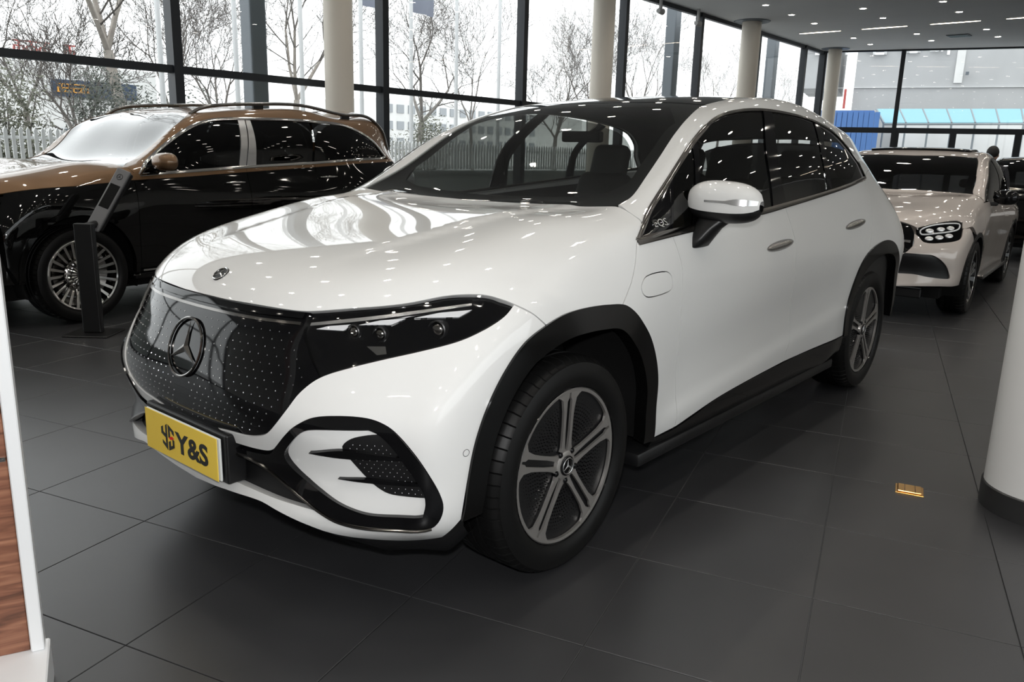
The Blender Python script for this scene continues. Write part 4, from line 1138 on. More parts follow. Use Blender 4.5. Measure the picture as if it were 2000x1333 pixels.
def build_mirror(car, sg):
    M0 = Matrix.Diagonal((1, -sg * -1 if False else sg, 1, 1))
    def head(name, m, t0, t1, par=None, grow=0.0):
        """shell of the mirror head between section angles (0 = outboard tip side)"""
        bm = bmesh.new(); N = 22; rings = []
        for i in range(N + 1):
            s = i / N; w = .885 + .290 * s
            env = max(0.0, 1 - abs((s - .47) / .535) ** 2.7) ** .42
            hz = (.083 + .004 * (1 - s)) * env + .003; hx = .085 * env ** .9 + .004
            zc = 1.268 - .010 * s
            ring = []
            for k in range(25):
                a = t0 + (t1 - t0) * k / 24
                ca, sa = math.cos(a), math.sin(a)
                ca = math.copysign(abs(ca) ** .75, ca); sa = math.copysign(abs(sa) ** .75, sa)
                x = .90 - ca * (hx + grow) * (1.0 if ca > 0 else .55)
                z = zc + sa * (hz + grow) * (1.0 if sa > 0 else .86)
                ring.append(bm.verts.new((x, -w * sg, z)))
            rings.append(ring)
        for a, b in zip(rings, rings[1:]):
            for k in range(24): bm.faces.new((a[k], a[k + 1], b[k + 1], b[k]))
        return bm_obj(name, bm, m, par, smooth=True)
    cap = head('mirror_cap', 'white_paint', -.30, PI - .05, car, .002)
    if sg < 0:   # the far mirror is folded in
        c0 = Vector((.93, .93, 0)); cap.matrix_local = Matrix.Translation(c0) @ Matrix.Rotation(math.radians(-62), 4, 'Z') @ Matrix.Translation(-c0)
    base = head('mirror_base', 'satin_black', -PI - .05, -.30, cap, 0)
    # back plate with glass
    bm = bmesh.new(); vs = []
    for k in range(28):
        a = 2 * PI * k / 28; c, s = math.cos(a), math.sin(a)
        vs.append(bm.verts.new((.938, -(1.025 + .125 * math.copysign(abs(c) ** .7, c)) * sg, 1.262 + .066 * math.copysign(abs(s) ** .7, s))))
    bm.faces.new(vs); bm_obj('mirror_glass', bm, 'dark_chrome', cap)
    # indicator strip on the forward face
    bm = bmesh.new(); N = 20; top = []; bot = []
    for i in range(N + 1):
        s = .30 + .69 * i / N; w = .885 + .290 * s
        env = max(0.0, 1 - abs((s - .47) / .535) ** 2.7) ** .42
        hx = .085 * env ** .9 + .004; hz = .083 * env + .003; zc = 1.268 - .010 * s
        wd = .0045 + (.010 if s > .75 else .010 * max(0, (s - .6) / .15)) * env
        for L, dz in ((top, .022 - .016 + wd + .010 * s), (bot, .022 - .016 - wd * .6 + .006 * s)):
            sa = min(.98, max(-.98, dz / (hz + .002))); aa = math.asin(min(.97, abs(sa) ** (1 / .75))) * (1 if sa > 0 else -1)
            ca = math.cos(aa) ** .75
            L.append(bm.verts.new((.90 - ca * (hx + .0045), -w * sg, zc + dz)))
    for i in range(N): bm.faces.new((top[i], top[i + 1], bot[i + 1], bot[i]))
    bm_obj('indicator', bm, 'silver', cap, smooth=True)
    # arm
    secs = [((.862, .912, 1.078), .066, .020), ((.860, .934, 1.090), .064, .030), ((.864, .950, 1.125), .058, .040), ((.876, .966, 1.165), .052, .052), ((.890, .99, 1.200), .048, .068), ((.90, 1.005, 1.228), .044, .075)]
    bm = bmesh.new(); rings = []
    for (x, w, z), hx, hw in secs:
        rings.append([bm.verts.new((x + hx * math.copysign(abs(math.cos(a)) ** .7, math.cos(a)), -(w + hw * math.copysign(abs(math.sin(a)) ** .7, math.sin(a))) * sg, z)) for a in np.linspace(0, 2 * PI, 20, endpoint=False)])
    for a, b in zip(rings, rings[1:]):
        for k in range(20): bm.faces.new((a[k], a[(k + 1) % 20], b[(k + 1) % 20], b[k]))
    bm.faces.new(rings[0]); bm.faces.new(rings[-1])
    bm_obj('mirror_arm', bm, 'satin_black', cap, angle=50)
def seat_parts(car, x, y, z, m='interior_dark'):
    bm = bmesh.new(); add_box(bm, (x - .27, y - .25, z - .12), (x + .25, y + .25, z + .05), .05, seg=3)
    sq = bm_obj('seat', bm, m, car, smooth=True)
    M = Matrix.Translation((x + .22, y, z + .02)) @ Matrix.Rotation(math.radians(17), 4, 'Y')
    bm = bmesh.new(); add_box(bm, (-.06, -.24, 0), (.09, .24, .62), .06, M, seg=3)
    Mi = M.inverted()
    for v in bm.verts:
        q = Mi @ v.co; q.y *= 1 - .32 * max(0, (q.z - .25) / .4); v.co = M @ q
    bm_obj('backrest', bm, m, sq, smooth=True)
    bm = bmesh.new(); add_box(bm, (-.04, -.125, .56), (.07, .125, .80), .05, M, seg=3)
    bm_obj('headrest', bm, m, sq, smooth=True)
def cabin(car, B, x0, x1, dash_x, wh_y, z0, seat_z, m='interior_dark'):
    box('cabin_floor', (x0, -.80, z0 - .2), (x1, .80, z0 - .15), 'matte_black', car)
    # dashboard, rounded
    pr = [(dash_x - .38, 1.20), (dash_x - .28, 1.225), (dash_x - .1, 1.235), (dash_x + .02, 1.20), (dash_x + .06, 1.10), (dash_x + .02, .95), (dash_x - .05, .6), (dash_x - .38, .6)]
    bm = bmesh.new()
    prism(bm, pr, lambda p: (p[0], -.80, p[1]), lambda p: (p[0], .80, p[1]))
    bm_obj('dashboard', bm, 'interior_brown', car, angle=35)
    t = [(dash_x + .20 + .11 * math.cos(a) * .35, wh_y + .185 * math.sin(a), 1.05 + .185 * math.cos(a) * .93) for a in np.linspace(0, 2 * PI, 32, endpoint=False)]
    sw = tube('steering_wheel', t, .016, m, car, 8, closed=True)
    lathe('wheel_hub', [(.07, -.02), (.06, .02), (0, .03)], m, sw, n=20, axis='x', M=Matrix.Translation((dash_x + .17, wh_y, 1.05)))
    for x in (1.65, 2.65):
        for y in (-.40, .40): seat_parts(car, x + .12, y, seat_z, m)
    # rear view mirror
    box('inner_mirror', (dash_x + .36, -.12, 1.50), (dash_x + .40, .12, 1.555), 'matte_black', car, .01, seg=2)
# ------------------------------------------------------------------ the two other cars: their skins are the same cage, re-proportioned
def warp(cage, xk, xv, zf, wf):
    def f(p):
        x = float(np.interp(p[0], xk, xv)); z = zf(p[0], p[2]); w = p[1] * wf(p[0], p[2]) if p[1] > 1e-6 else 0.0
        return (x, w, z)
    return tuple([[f(p) for p in col] for col in G] for G in cage)
def zmap(src, dst):
    """src/dst: list of (x, [z knots])"""
    xs = [a for a, _ in src]
    def f(x, z):
        k = [np.interp(x, xs, [s[1][i] for s in src]) for i in range(len(src[0][1]))]
        v = [np.interp(x, xs, [s[1][i] for s in dst]) for i in range(len(dst[0][1]))]
        return float(np.interp(z, k, v))
    return f
def tall_cage():
    src = [(-.9, [0, .25, .80, 1.10, 1.6]), (0, [0, .25, .93, 1.15, 1.6]), (.55, [0, .27, .95, 1.145, 1.25]), (.93, [0, .27, .95, 1.18, 1.475]), (1.36, [0, .27, .95, 1.205, 1.68]), (2.05, [0, .27, .95, 1.235, 1.777]), (3.3, [0, .27, .95, 1.335, 1.703]), (3.84, [0, .3, .98, 1.28, 1.587]), (4.2, [0, .3, .98, 1.19, 1.587])]
    dst = [(-.9, [0, .30, .86, 1.16, 1.65]), (0, [0, .30, 1.0, 1.205, 1.65]), (.55, [0, .30, 1.0, 1.19, 1.27]), (.93, [0, .30, 1.0, 1.20, 1.52]), (1.36, [0, .30, 1.0, 1.21, 1.735]), (2.05, [0, .30, 1.0, 1.225, 1.815]), (3.3, [0, .30, 1.0, 1.26, 1.825]), (3.84, [0, .32, 1.0, 1.26, 1.80]), (4.2, [0, .32, 1.0, 1.19, 1.8])]
    wf = lambda x, z: 1.03 if z < 1.25 else 1.03 + .07 * min(1, (z - 1.25) / .3) + (.05 if x > 3 else 0)
    return warp(main_cage(), [-.9, 0, .565, 1.37, 2.05, 3.21, 3.84, 4.25], [-.89, 0, .60, 1.30, 2.0, 3.135, 4.02, 4.33], zmap(src, dst), wf)
def coupe_cage():
    src = [(-.9, [0, .25, .95, 1.10, 1.6]), (0, [0, .25, .93, 1.15, 1.6]), (.55, [0, .27, .95, 1.145, 1.25]), (.93, [0, .27, .95, 1.18, 1.475]), (1.36, [0, .27, .95, 1.205, 1.68]), (2.05, [0, .27, .95, 1.235, 1.777]), (3.3, [0, .27, .95, 1.335, 1.703]), (3.84, [0, .3, .98, 1.28, 1.587]), (4.2, [0, .3, .98, 1.19, 1.587])]
    dst = [(-.9, [0, .24, .90, 1.02, 1.5]), (0, [0, .24, .88, 1.05, 1.5]), (.55, [0, .25, .92, 1.06, 1.15]), (.93, [0, .25, .92, 1.09, 1.36]), (1.36, [0, .25, .92, 1.10, 1.535]), (2.05, [0, .25, .92, 1.12, 1.605]), (3.3, [0, .25, .92, 1.15, 1.45]), (3.84, [0, .28, .92, 1.12, 1.25]), (4.2, [0, .3, .92, 1.08, 1.2])]
    wf = lambda x, z: .965 if z < 1.2 else .965 + .05 * min(1, (z - 1.2) / .4)
    return warp(main_cage(), [-.9, 0, .565, 1.37, 2.05, 3.21, 3.84, 4.25], [-.87, 0, .62, 1.28, 1.85, 2.873, 3.5, 3.86], zmap(src, dst), wf)

def wire_wheel_kit(R=.388, r=.290, n_sp=24):
    L = [(link('wheel', tyre_mesh(R, r, .285)), 0)]
    L.append((lathe('rim_barrel', [(r + .002, .012), (r - .012, .006), (r - .018, .012), (r - .03, .13), (.2, .16)], 'dark_chrome', n=56), 1))
    L.append((lathe('rim_lip', [(r - .022, .020), (r - .020, .007), (r - .008, .003), (r, .010)], 'chrome', n=64), 1))
    for k in range(n_sp):
        a = 2 * PI * k / n_sp
        bm = bmesh.new(); h = [(.115, .008), (.266, .0115), (.270, -.0115), (.115, -.008)]
        flatpoly(bm, [rot2(p, a) for p in h], .020, .034)
        for v in bm.verts:
            q = math.hypot(v.co.x, v.co.z); v.co.y += .05 * max(0, (.268 - q) / .155) ** 1.5
        L.append((bm_obj('spoke', bm, 'chrome'), 1))
    bm = bmesh.new()
    for k in range(n_sp):
        a = 2 * PI * (k + .5) / n_sp
        add_tube(bm, [(.045 * math.cos(a), .03, .045 * math.sin(a)), (.085 * math.cos(a), .022, .085 * math.sin(a)), (.118 * math.cos(a), .045, .118 * math.sin(a))], [.004, .009, .011], 6)
    L.append((bm_obj('hub_flutes', bm, 'chrome', angle=50), 1))
    L.append((lathe('hub', [(.125, .075), (.10, .06), (.05, .045), (.048, .022), (.04, .016), (0, .016)], 'dark_chrome', n=40), 1))
    L.append((lathe('disc_brake', [(.19, .15), (.19, .14), (.05, .14)], 'dark_chrome', n=40), 1))
    rg = star_emblem('cap_emblem', None, frame((0, .015, 0), (0, -1, 0)), .034, 'silver', .003, .12); st = rg.children[0]; st.parent = None
    L += [(rg, 1), (st, 1)]
    return kit_from(L)
def plain_wheel_kit(R=.365, r=.262):
    L = [(link('wheel', tyre_mesh(R, r, .25, 48)), 0)]
    L.append((lathe('rim_barrel', [(r + .002, .012), (r - .012, .006), (r - .02, .02), (.2, .12), (.0, .12)], 'gloss_black', n=48), 1))
    L.append((lathe('rim_lip', [(r - .016, .018), (r - .014, .008), (r - .004, .008), (r, .012)], 'silver', n=48), 1))
    for k in range(5):
        a = PI / 2 + 2 * PI * k / 5
        for sg in (1, -1):
            bm = bmesh.new(); h = [(.03, .004 * sg), (.25, .020 * sg), (.25, .052 * sg), (.16, .030 * sg), (.03, .024 * sg)]
            flatpoly(bm, [rot2(p, a) for p in h], .014, .03)
            for v in bm.verts: v.co.y += .02 * max(0, 1 - math.hypot(v.co.x, v.co.z) / .25)
            L.append((bm_obj('spoke', bm, 'silver'), 1))
    L.append((lathe('hub', [(.045, .04), (.04, .028), (.03, .024), (0, .024)], 'silver', n=24), 1))
    return kit_from(L)
def pod_mirror(car, x, w, z, m_top, m_low, sg, sx=.075, sw=.125, sz=.075):
    bm = bmesh.new(); rings = []
    for i in range(17):
        s = i / 16; env = max(0, 1 - abs(2 * s - 1) ** 2.6) ** .45
        rings.append([bm.verts.new((x - sx * (env * math.cos(a) * (1 if math.cos(a) > 0 else .4) + .02), -(w + 2 * sw * s) * sg, z + sz * (env + .02) * math.copysign(abs(math.sin(a)) ** .8, math.sin(a)))) for a in np.linspace(0, 2 * PI, 20, endpoint=False)])
    for a, b in zip(rings, rings[1:]):
        for k in range(20): bm.faces.new((a[k], a[(k + 1) % 20], b[(k + 1) % 20], b[k]))
    c = bm_obj('mirror_cap', bm, m_top, car, smooth=True)
    bm = bmesh.new(); add_box(bm, (x - .05, -(w + .06) * sg, z - sz - .015), (x + .04, -(w - .08) * sg, z - sz + .03), .012); bm_obj('mirror_arm', bm, m_low, c)
    return c
def liners(car, xs, r, zc, w_out, m='matte_black'):
    for x in xs:
        for sg in (-1, 1):
            bm = bmesh.new(); n = 20; A = [(-PI * .12) + (PI * 1.24) * k / n for k in range(n + 1)]
            o_ = [bm.verts.new((x + r * math.cos(a), sg * w_out, zc + r * math.sin(a))) for a in A]
            i_ = [bm.verts.new((x + r * math.cos(a), sg * (w_out - .36), zc + r * math.sin(a))) for a in A]
            for k in range(n): bm.faces.new((o_[k], o_[k + 1], i_[k + 1], i_[k]))
            bm.faces.new(i_); bm_obj('wheel_liner', bm, m, car)
def arc_pts(B, x, z, r, a0, a1, n=13):
    return [B.sd(x + r * math.cos(a), z + r * math.sin(a)) for a in np.linspace(a0, a1, n)]

def build_tall():
    org = (.44, 5.25, 0); rz = math.radians(6.94)
    car = empty('luxury_suv', org, rz, 'two-tone bronze over black SUV with chrome window frames, parked by the windows', 'car')
    B = Body(*tall_cage(), level=4, origin=org, rz=rz); P = B.px
    pp = lambda L: [P(u, v) for u, v in L]
    side = (0, .98, -.15)
    dlo_t = pp([(273, 342), (287, 315), (328, 278), (369, 249.7), (393.6, 239.5), (430.5, 233), (533, 233), (615, 238), (664, 243.5), (705, 260), (734, 282.5), (752, 306)])
    dlo_b = pp([(742, 310), (620, 318), (500, 325), (352.6, 336)])
    B.strip('window_chrome', dlo_t, .03, 'chrome', car, off=.008)
    B.strip('belt_chrome', [dlo_t[-1]] + dlo_b + [dlo_t[0]], .026, 'chrome', car, off=.008)
    gd = (-.05, .95, -.3)
    B.panel('door_window', pp([(281, 338), (293, 316), (332, 280), (371, 252.5), (396, 243), (431, 236.5), (463, 236), (466, 325), (352, 334)]), gd, 'privacy_glass', car, off=-.004, rim=.004, gap=.001, corners=[0, 6, 7])
    B.panel('door_window', pp([(489, 236), (533, 236), (604, 240), (610, 316), (500, 323)]), gd, 'privacy_glass', car, off=-.004, rim=.004, gap=.001, corners=[0, 2, 3, 4])
    B.panel('quarter_window', pp([(608, 240), (664, 247), (703, 263), (730, 285), (746, 306), (740, 308), (614, 316)]), gd, 'privacy_glass', car, off=-.004, rim=.004, gap=.001, corners=[0, 4, 5, 6])
    B.panel('pillar_chrome', pp([(464, 235), (477, 235), (480, 326), (467, 326)]), gd, 'silver', car, off=.004, rim=.01, gap=.0, corners=range(4))
    B.panel('pillar_chrome', pp([(479, 235), (488, 235.5), (500, 325), (482, 326)]), gd, 'silver', car, off=.004, rim=.01, gap=.0, corners=range(4))
    # waist split between bronze and black
    waist_px = [(120, 367), (197, 357), (266, 352), (360, 346), (488, 336), (600, 328), (697, 320), (760, 316)]
    waist = pp(waist_px)
    wx = [p.x for p in waist]; wz = [p.z for p in waist]
    wl = lambda x: B.sd(x, float(np.interp(x, wx, wz)) if x <= wx[-1] else wz[-1])
    # bronze band below the windows, with door splits
    sp = [(273, 'a'), (479, 'b'), (612, 'c')]
    xa, xb, xc = P(262, 350).x, P(481, 330).x, P(615, 322).x
    bel = lambda x: B.sd(x, float(np.interp(x, [p.x for p in reversed(dlo_b)], [p.z for p in reversed(dlo_b)])) - .004)
    for x0, x1, nm in ((xa, xb, 'front_door_band'), (xb, xc, 'rear_door_band'), (xc, 3.9, 'quarter_band')):
        xs_ = np.linspace(x0, x1, 8)
        B.panel(nm, [bel(x) for x in xs_] + [wl(x) for x in reversed(xs_)], side, 'bronze_paint', car, corners=[0, 7, 8, 15], rim=.015, gap=.0015)
    sz = .36
    af = arc_pts(B, 0, .42, .485, PI + .12, -.12); ar = arc_pts(B, 3.135, .42, .485, PI + .12, -.12)
    def low(x0, x1, nm, pre=(), post=()):
        xs_ = np.linspace(x0, x1, 7)
        B.panel(nm, [wl(x) for x in xs_] + list(pre) + [B.sd(x, sz) for x in reversed(xs_)] + list(post), side, 'black_paint', car, corners=range(40) if False else [0, 6, 7, 13] if not pre and not post else None, gap=.002)
    xs_ = np.linspace(xa, xb, 7)
    B.panel('front_door', [wl(x) for x in xs_] + [B.sd(x, sz) for x in reversed(xs_)], side, 'black_paint', car, corners=[0, 6, 7, 13])
    i_up = [p for p in ar if p.x < 3.1]
    xd = 2.72
    B.panel('rear_door', [wl(x) for x in np.linspace(xb, xc, 5)] + [B.sd(xc + .0, .92)] + [p for p in reversed(i_up) if p.z < .90] + [B.sd(x, sz) for x in np.linspace(2.62, xb, 4)], side, 'black_paint', car, corners=[0, 4, 5, 6, 5 + len([p for p in i_up if p.z < .9]), 9 + len([p for p in i_up if p.z < .9])])
    q = [p for p in ar if p.z > .5 and p.x > xc - .02]
    B.panel('rear_quarter', [wl(x) for x in np.linspace(xc, 3.95, 6)] + [B.sd(4.02, 1.05), B.sd(4.06, .8), B.sd(4.0, .5), B.sd(3.72, .45)] + list(reversed(q)) + [B.sd(xc, .93)], side, 'black_paint', car, corners=[0, 5, 9, 9 + len(q)])
    # front wing
    w0 = [p for p in af]
    hx = np.linspace(-.46, xa, 7)
    def hz(x): return B.sd(x, float(np.interp(x, [-.5, -.2, wx[0], xa], [1.03, 1.085, wz[0], np.interp(xa, wx, wz)])))
    B.panel('front_wing', [hz(x) for x in hx] + [B.sd(xa, .7), B.sd(xa, sz), B.sd(.49, sz)] + list(reversed(af)) + [B.sd(-.55, .5), B.sd(-.55, .85)], side, 'black_paint', car, corners=[0, 6, 8, 9, 9 + len(af), 10 + len(af)])
    for sgn, A in ((0, af), (1, ar)):
        c = (0 if not sgn else 3.135)
        inn = [B.sd(c + (p.x - c) * .92, .42 + (p.z - .42) * .92) for p in reversed(A)]
        B.panel('arch_cladding', list(A) + inn, (0, 1, 0), 'black_paint', car, off=.012, rim=.05, gap=0, corners=[0, len(A) - 1, len(A), 2 * len(A) - 1], step=.04)
    # bonnet (bronze)
    cow = pp([(238, 325.5)])[0]
    hb = [hz(x) for x in np.linspace(-.46, xa, 7)]
    apb = pp([(268, 344)])
    zf = 1.0
    fe = [B.fr(0, 1.0), B.fr(.4, 1.0), B.fr(.7, 1.01)]
    ol = fe + hb + apb + pp([(252, 330)]) + [cow] + [B.tp(cow.x - .02, .45), B.tp(cow.x - .05, 0)]
    B.panel('bonnet', ol, (.35, .6, -.72), 'bronze_paint', car, center=True, corners=[0, 3, 9, 10, 12, len(ol) - 1], step=.04)
    # front face, simple but complete
    fl_ = [B.fr(0, .99), B.fr(.4, .99), B.fr(.70, .995)] + [B.sd(-.46, 1.02), B.sd(-.56, .86), B.sd(-.56, .5), B.sd(-.5, .36), B.fr(.6, .33), B.fr(0, .33)]
    gr = [B.fr(.52, .92), B.fr(.56, .75), B.fr(.48, .60), B.fr(.3, .58)]
    B.panel('front_bumper', fl_, (.75, .65, 0), 'black_paint', car, center=True, corners=[0, 3, 6, 8], step=.05)
    for k in range(-9, 10):
        h = B.cast((-3, -abs(k) * .05, .76), (1, 0, 0))
        if h: box('grille_bar', (h[0].x - .02, k * .05 - .008, .60), (h[0].x + .02, k * .05 + .008, .93), 'chrome', car)
    # roof and screen
    wse = pp([(239, 326), (254, 315), (303, 278), (338, 248), (362, 229)])
    rl = [B.tp(1.6, .66), B.tp(2.2, .665), B.tp(3.0, .665), B.tp(3.6, .65), B.tp(3.95, .62)]
    wst = [B.tp(1.30, .60), B.tp(1.25, .3), B.tp(1.235, 0)]
    ol = [B.tp(cow.x - .04, 0), B.tp(cow.x - .015, .45)] + wse + wst
    B.panel('windscreen', ol, (.5, .3, -.8), 'screen_glass', car, off=-.004, rim=.004, center=True, gap=.002, corners=[0, 2, 6, 9])
    ol = list(reversed(wst)) + rl + [B.tp(4.0, .3), B.tp(4.02, 0)]
    B.panel('roof_panel', ol, (0, .1, -1), 'bronze_paint', car, center=True, gap=.001, off=-.002, corners=[0, 2, 7, 9], step=.05)
    td = [B.tp(3.98, .64), B.sd(4.06, 1.5), B.sd(4.1, 1.3), B.sd(4.08, 1.2), wl(3.92)]
    ol = wse + [wst[0]] + rl + td + [dlo_t[-1]] + list(reversed(dlo_t[:-1])) + pp([(268, 344), (252, 330)])
    n0 = 6 + len(rl)
    B.panel('roof_side', ol, (-.05, .72, -.68), 'bronze_paint', car, corners=[0, 5, n0 - 1, n0 + 4, n0 + 5, len(ol) - 3, len(ol) - 2, len(ol) - 1], step=.03, gap=.0015)
    # rails
    def top(x, w, dz): q = B.tp(x, w); return (q.x, q.y, q.z + dz)
    rp = [(1.28, -.005), (1.38, .028), (1.55, .045), (2.0, .045), (2.6, .045), (3.2, .045), (3.6, .04), (3.85, .022), (3.95, -.004)]
    for sg in (1, -1):
        pts = [top(x, .68 if x > 1.4 else .67, dz) for x, dz in rp]
        pts = [(a, b * sg, c) for a, b, c in spline(pts, (), .06)]
        rr_ = tube('roof_rail', pts, .017, 'dark_chrome', car, 8)
        for xf in (2.05, 3.25):
            q = B.tp(xf, .68); box('rail_foot', (xf - .06, q.y * sg - .012, q.z - .01), (xf + .06, q.y * sg + .012, q.z + .045), 'satin_black', rr_)
    # tail
    def rr(w, z): return B.cast((6, -w, z), (-1, 0, 0))[0]
    rs = [rr(0, 1.22), rr(.5, 1.22), rr(.74, 1.22), rr(.84, 1.1), rr(.88, .8), rr(.86, .5), rr(.8, .40), rr(0, .38)]
    B.panel('tailgate', rs, (-1, .35, -.05), 'black_paint', car, center=True, corners=[0, 2, 6, 7], step=.05)
    rg = [rr(0, 1.23), rr(.5, 1.23), rr(.72, 1.23), B.near((4.06, -.64, 1.62))[0], B.tp(4.03, .3), B.tp(4.05, 0)]
    B.panel('rear_window', rg, (-.8, .3, -.5), 'privacy_glass', car, center=True, corners=[0, 2, 3, 5], gap=.004, off=-.003, step=.05)
    for u0, u1, v in ((439, 476, 357), (623, 656, 346)):
        a, b_ = P(u0, v), P(u1, v - 1)
        for sg in (1, -1):
            pts = [(a.lerp(b_, t).x, (a.lerp(b_, t).y - .02) * sg, a.lerp(b_, t).z) for t in (0, .3, .7, 1)]
            tube('door_handle', pts, [.006, .012, .012, .006], 'chrome', car)
    for sg in (1, -1):
        c = pod_mirror(car, .72, .985, 1.285, 'bronze_paint', 'black_paint', sg, .11, .13, .075) if sg > 0 else pod_mirror(car, 1.12, .95, 1.26, 'bronze_paint', 'black_paint', sg, .12, .05, .08)
        bm = bmesh.new(); add_box(bm, (.42, -.985 * sg, .30), (2.7, -.80 * sg, .35), .012); bm_obj('running_board', bm, 'black_paint', car)
        bm = bmesh.new(); add_box(bm, (.5, -1.0 * sg, .37), (2.6, -.985 * sg, .385)); bm_obj('sill_chrome', bm, 'chrome', car)
    kit = wire_wheel_kit()
    for x in (0, 3.135):
        for sg in (-1, 1): wheel_star(car, kit, x, sg, .388, .985)
    liners(car, (0, 3.135), .48, .42, .975)
    box('underbody', (-.6, -.8, .22), (4.0, .8, .34), 'matte_black', car)
    cabin(car, B, .65, 4.0, dash_x=.95, wh_y=-.40, z0=.6, seat_z=.78)
    B.panel('headliner', [B.tp(1.35, 0), B.tp(1.4, .6), B.tp(2.5, .64), B.tp(3.9, .6), B.tp(3.95, 0)], (0, .1, -1), 'interior_dark', car, off=-.03, rim=0, center=True, gap=0, corners=range(5), step=.1)
    B.panel('door_trim', [B.sd(.6, .5), B.sd(.65, 1.15), B.sd(2.0, 1.18), B.sd(3.8, 1.2), B.sd(3.9, .5)], (0, 1, 0), 'interior_dark', car, off=-.05, rim=0, gap=0, corners=range(5), step=.1)
    return car, B

def build_coupe():
    org = (6.74, .057, 0); rz = math.radians(3.2)
    car = empty('coupe_suv', org, rz, 'pearl white coupe SUV behind the main car with six-lens headlight and black mirror', 'car')
    B = Body(*coupe_cage(), level=4, origin=org, rz=rz); P = B.px
    pp = lambda L: [P(u, v) for u, v in L]
    fd = (.8, .6, -.05)
    hlp = pp([(1791.5, 446), (1832, 436), (1868, 431.5), (1880, 435), (1881.5, 447), (1874, 468), (1832, 475), (1805, 473), (1794.5, 462)])
    B.panel('headlight', hlp, fd, 'gloss_black', car, off=-.01, rim=.03, gap=0, corners=[0], step=.02)
    for i, (u, v) in enumerate(((1816, 451), (1838, 448), (1857, 446), (1815, 466), (1835, 464), (1854, 461))):
        h = P(u, v); n = B.near(h)[1]
        for sg in (1, -1):
            M = frame(Vector((h.x, h.y * sg, h.z)), (n.x, n.y * sg, n.z))
            lathe('lamp_cell', [(.030, -.006), (.028, .002), (.012, .006), (0, .007)], 'lamp_glow', car, n=16, axis='z', M=M @ Matrix.Diagonal((1.3, .7, 1, 1)))
    B.strip('daytime_light', pp([(1800, 458), (1830, 456), (1860, 452), (1873, 447), (1874, 438), (1850, 437), (1815, 442), (1798, 450)]), .012, 'lamp_white', car, off=.002, closed=True)
    grp = [B.fr(0, .92), B.fr(.3, .91)] + pp([(1778, 440), (1785.5, 456), (1782.5, 480)]) + [B.fr(.35, .58), B.fr(0, .57)]
    B.panel('grille', grp, fd, 'gloss_black', car, off=-.004, rim=.02, gap=0, center=True, corners=[0, 2, 4, 6], step=.03)
    B.strip('grille_bar', [B.fr(.12, .74), B.fr(.3, .735), B.fr(.48, .725)], .03, 'chrome', car, off=.02)
    h = B.cast((-3, 0, .74), (1, 0, 0)); star_emblem('grille_emblem', car, frame(h[0] + h[1] * .01, h[1]), .1, 'chrome', .012, .1)
    intk = pp([(1802, 497.4), (1826, 501), (1847, 519), (1855, 540), (1853, 545), (1814, 541.5), (1784, 535.5)])
    it = [B.fr(0, intk[0].z + .005), B.fr(.3, intk[0].z + .005)] + intk + [B.fr(.3, intk[-1].z - .005), B.fr(0, intk[-1].z - .005)]
    B.panel('lower_intake', it, fd, 'satin_black', car, off=-.02, rim=0, gap=-.01, center=True, corners=[0, 5, 6, 10], step=.03)
    archf = pp([(1865, 555), (1872.5, 522), (1883, 489), (1898, 462), (1910, 448.5)])
    af = arc_pts(B, 0, .37, .43, PI + .1, -.1)
    up = list(reversed(grp))
    hl_low = [hlp[k] for k in (8, 7, 6, 5, 4)]
    ol = [B.fr(0, .56)] + [B.fr(.35, .57), grp[4], grp[3]] + hl_low + [B.sd(-.33, .86)] + [p for p in af if p.x < -.2] [::-1] + [B.fr(.66, .33), B.fr(.3, .30), B.fr(0, .29)]
    holes = []
    # bumper: C shape around the intake
    ol = ol[:-3] + [B.fr(.62, .32), B.fr(.3, .30), B.fr(0, .29)] + [B.fr(0, intk[-1].z - .005), B.fr(.3, intk[-1].z - .005)] + list(reversed(intk)) + [B.fr(.3, intk[0].z + .005), B.fr(0, intk[0].z + .005)]
    B.panel('front_bumper', ol, (.78, .62, .02), 'pearl_paint', car, center=True, corners=[0, 3, 4, 8, 9, len(ol) - 15, len(ol) - 12, len(ol) - 11, len(ol) - 1], step=.03)
    cowl = pp([(1718, 368), (1790, 371), (1850, 375.5), (1901, 380)])
    cx = P(1800, 371).x
    ol = [B.fr(0, .925), B.fr(.3, .915), hlp[0], hlp[1], hlp[2], hlp[3], hlp[4], B.sd(-.28, .87)] + [p for p in af if p.z > .78] + [B.sd(.36, .82), B.sd(.40, 1.0), B.sd(.47, 1.07)] + [cowl[3], cowl[2]] + [B.tp(cx, .2), B.tp(cx, 0)]
    n_ = len([p for p in af if p.z > .78])
    B.panel('bonnet', ol, (.35, .62, -.72), 'pearl_paint', car, center=True, corners=[0, 2, 5, 7, 8 + n_, 10 + n_, 11 + n_, len(ol) - 1], step=.03)
    wse = [cowl[3]] + pp([(1904, 360), (1908, 330), (1908, 308)])
    wst = [B.near(P(1904, 304))[0]]
    wt = wse[-1]
    top_c = [B.tp(wt.x - .03, .4), B.tp(wt.x - .05, 0)]
    ol = [B.tp(cx + .004, 0), B.tp(cx + .004, .2), cowl[2]] + wse + top_c
    B.panel('windscreen', ol, (.5, .3, -.8), 'privacy_glass', car, off=-.003, rim=.004, center=True, gap=.001, corners=[0, 3, 6, 8], step=.03)
    rl = [B.tp(1.6, .62), B.tp(2.1, .61), B.tp(2.7, .58), B.tp(3.3, .53)]
    B.panel('roof_panel', list(reversed(top_c)) + [wt] + rl + [B.tp(3.35, .3), B.tp(3.37, 0)], (0, .1, -1), 'pearl_paint', car, center=True, gap=.001, corners=[0, 2, 6, 8], step=.05)
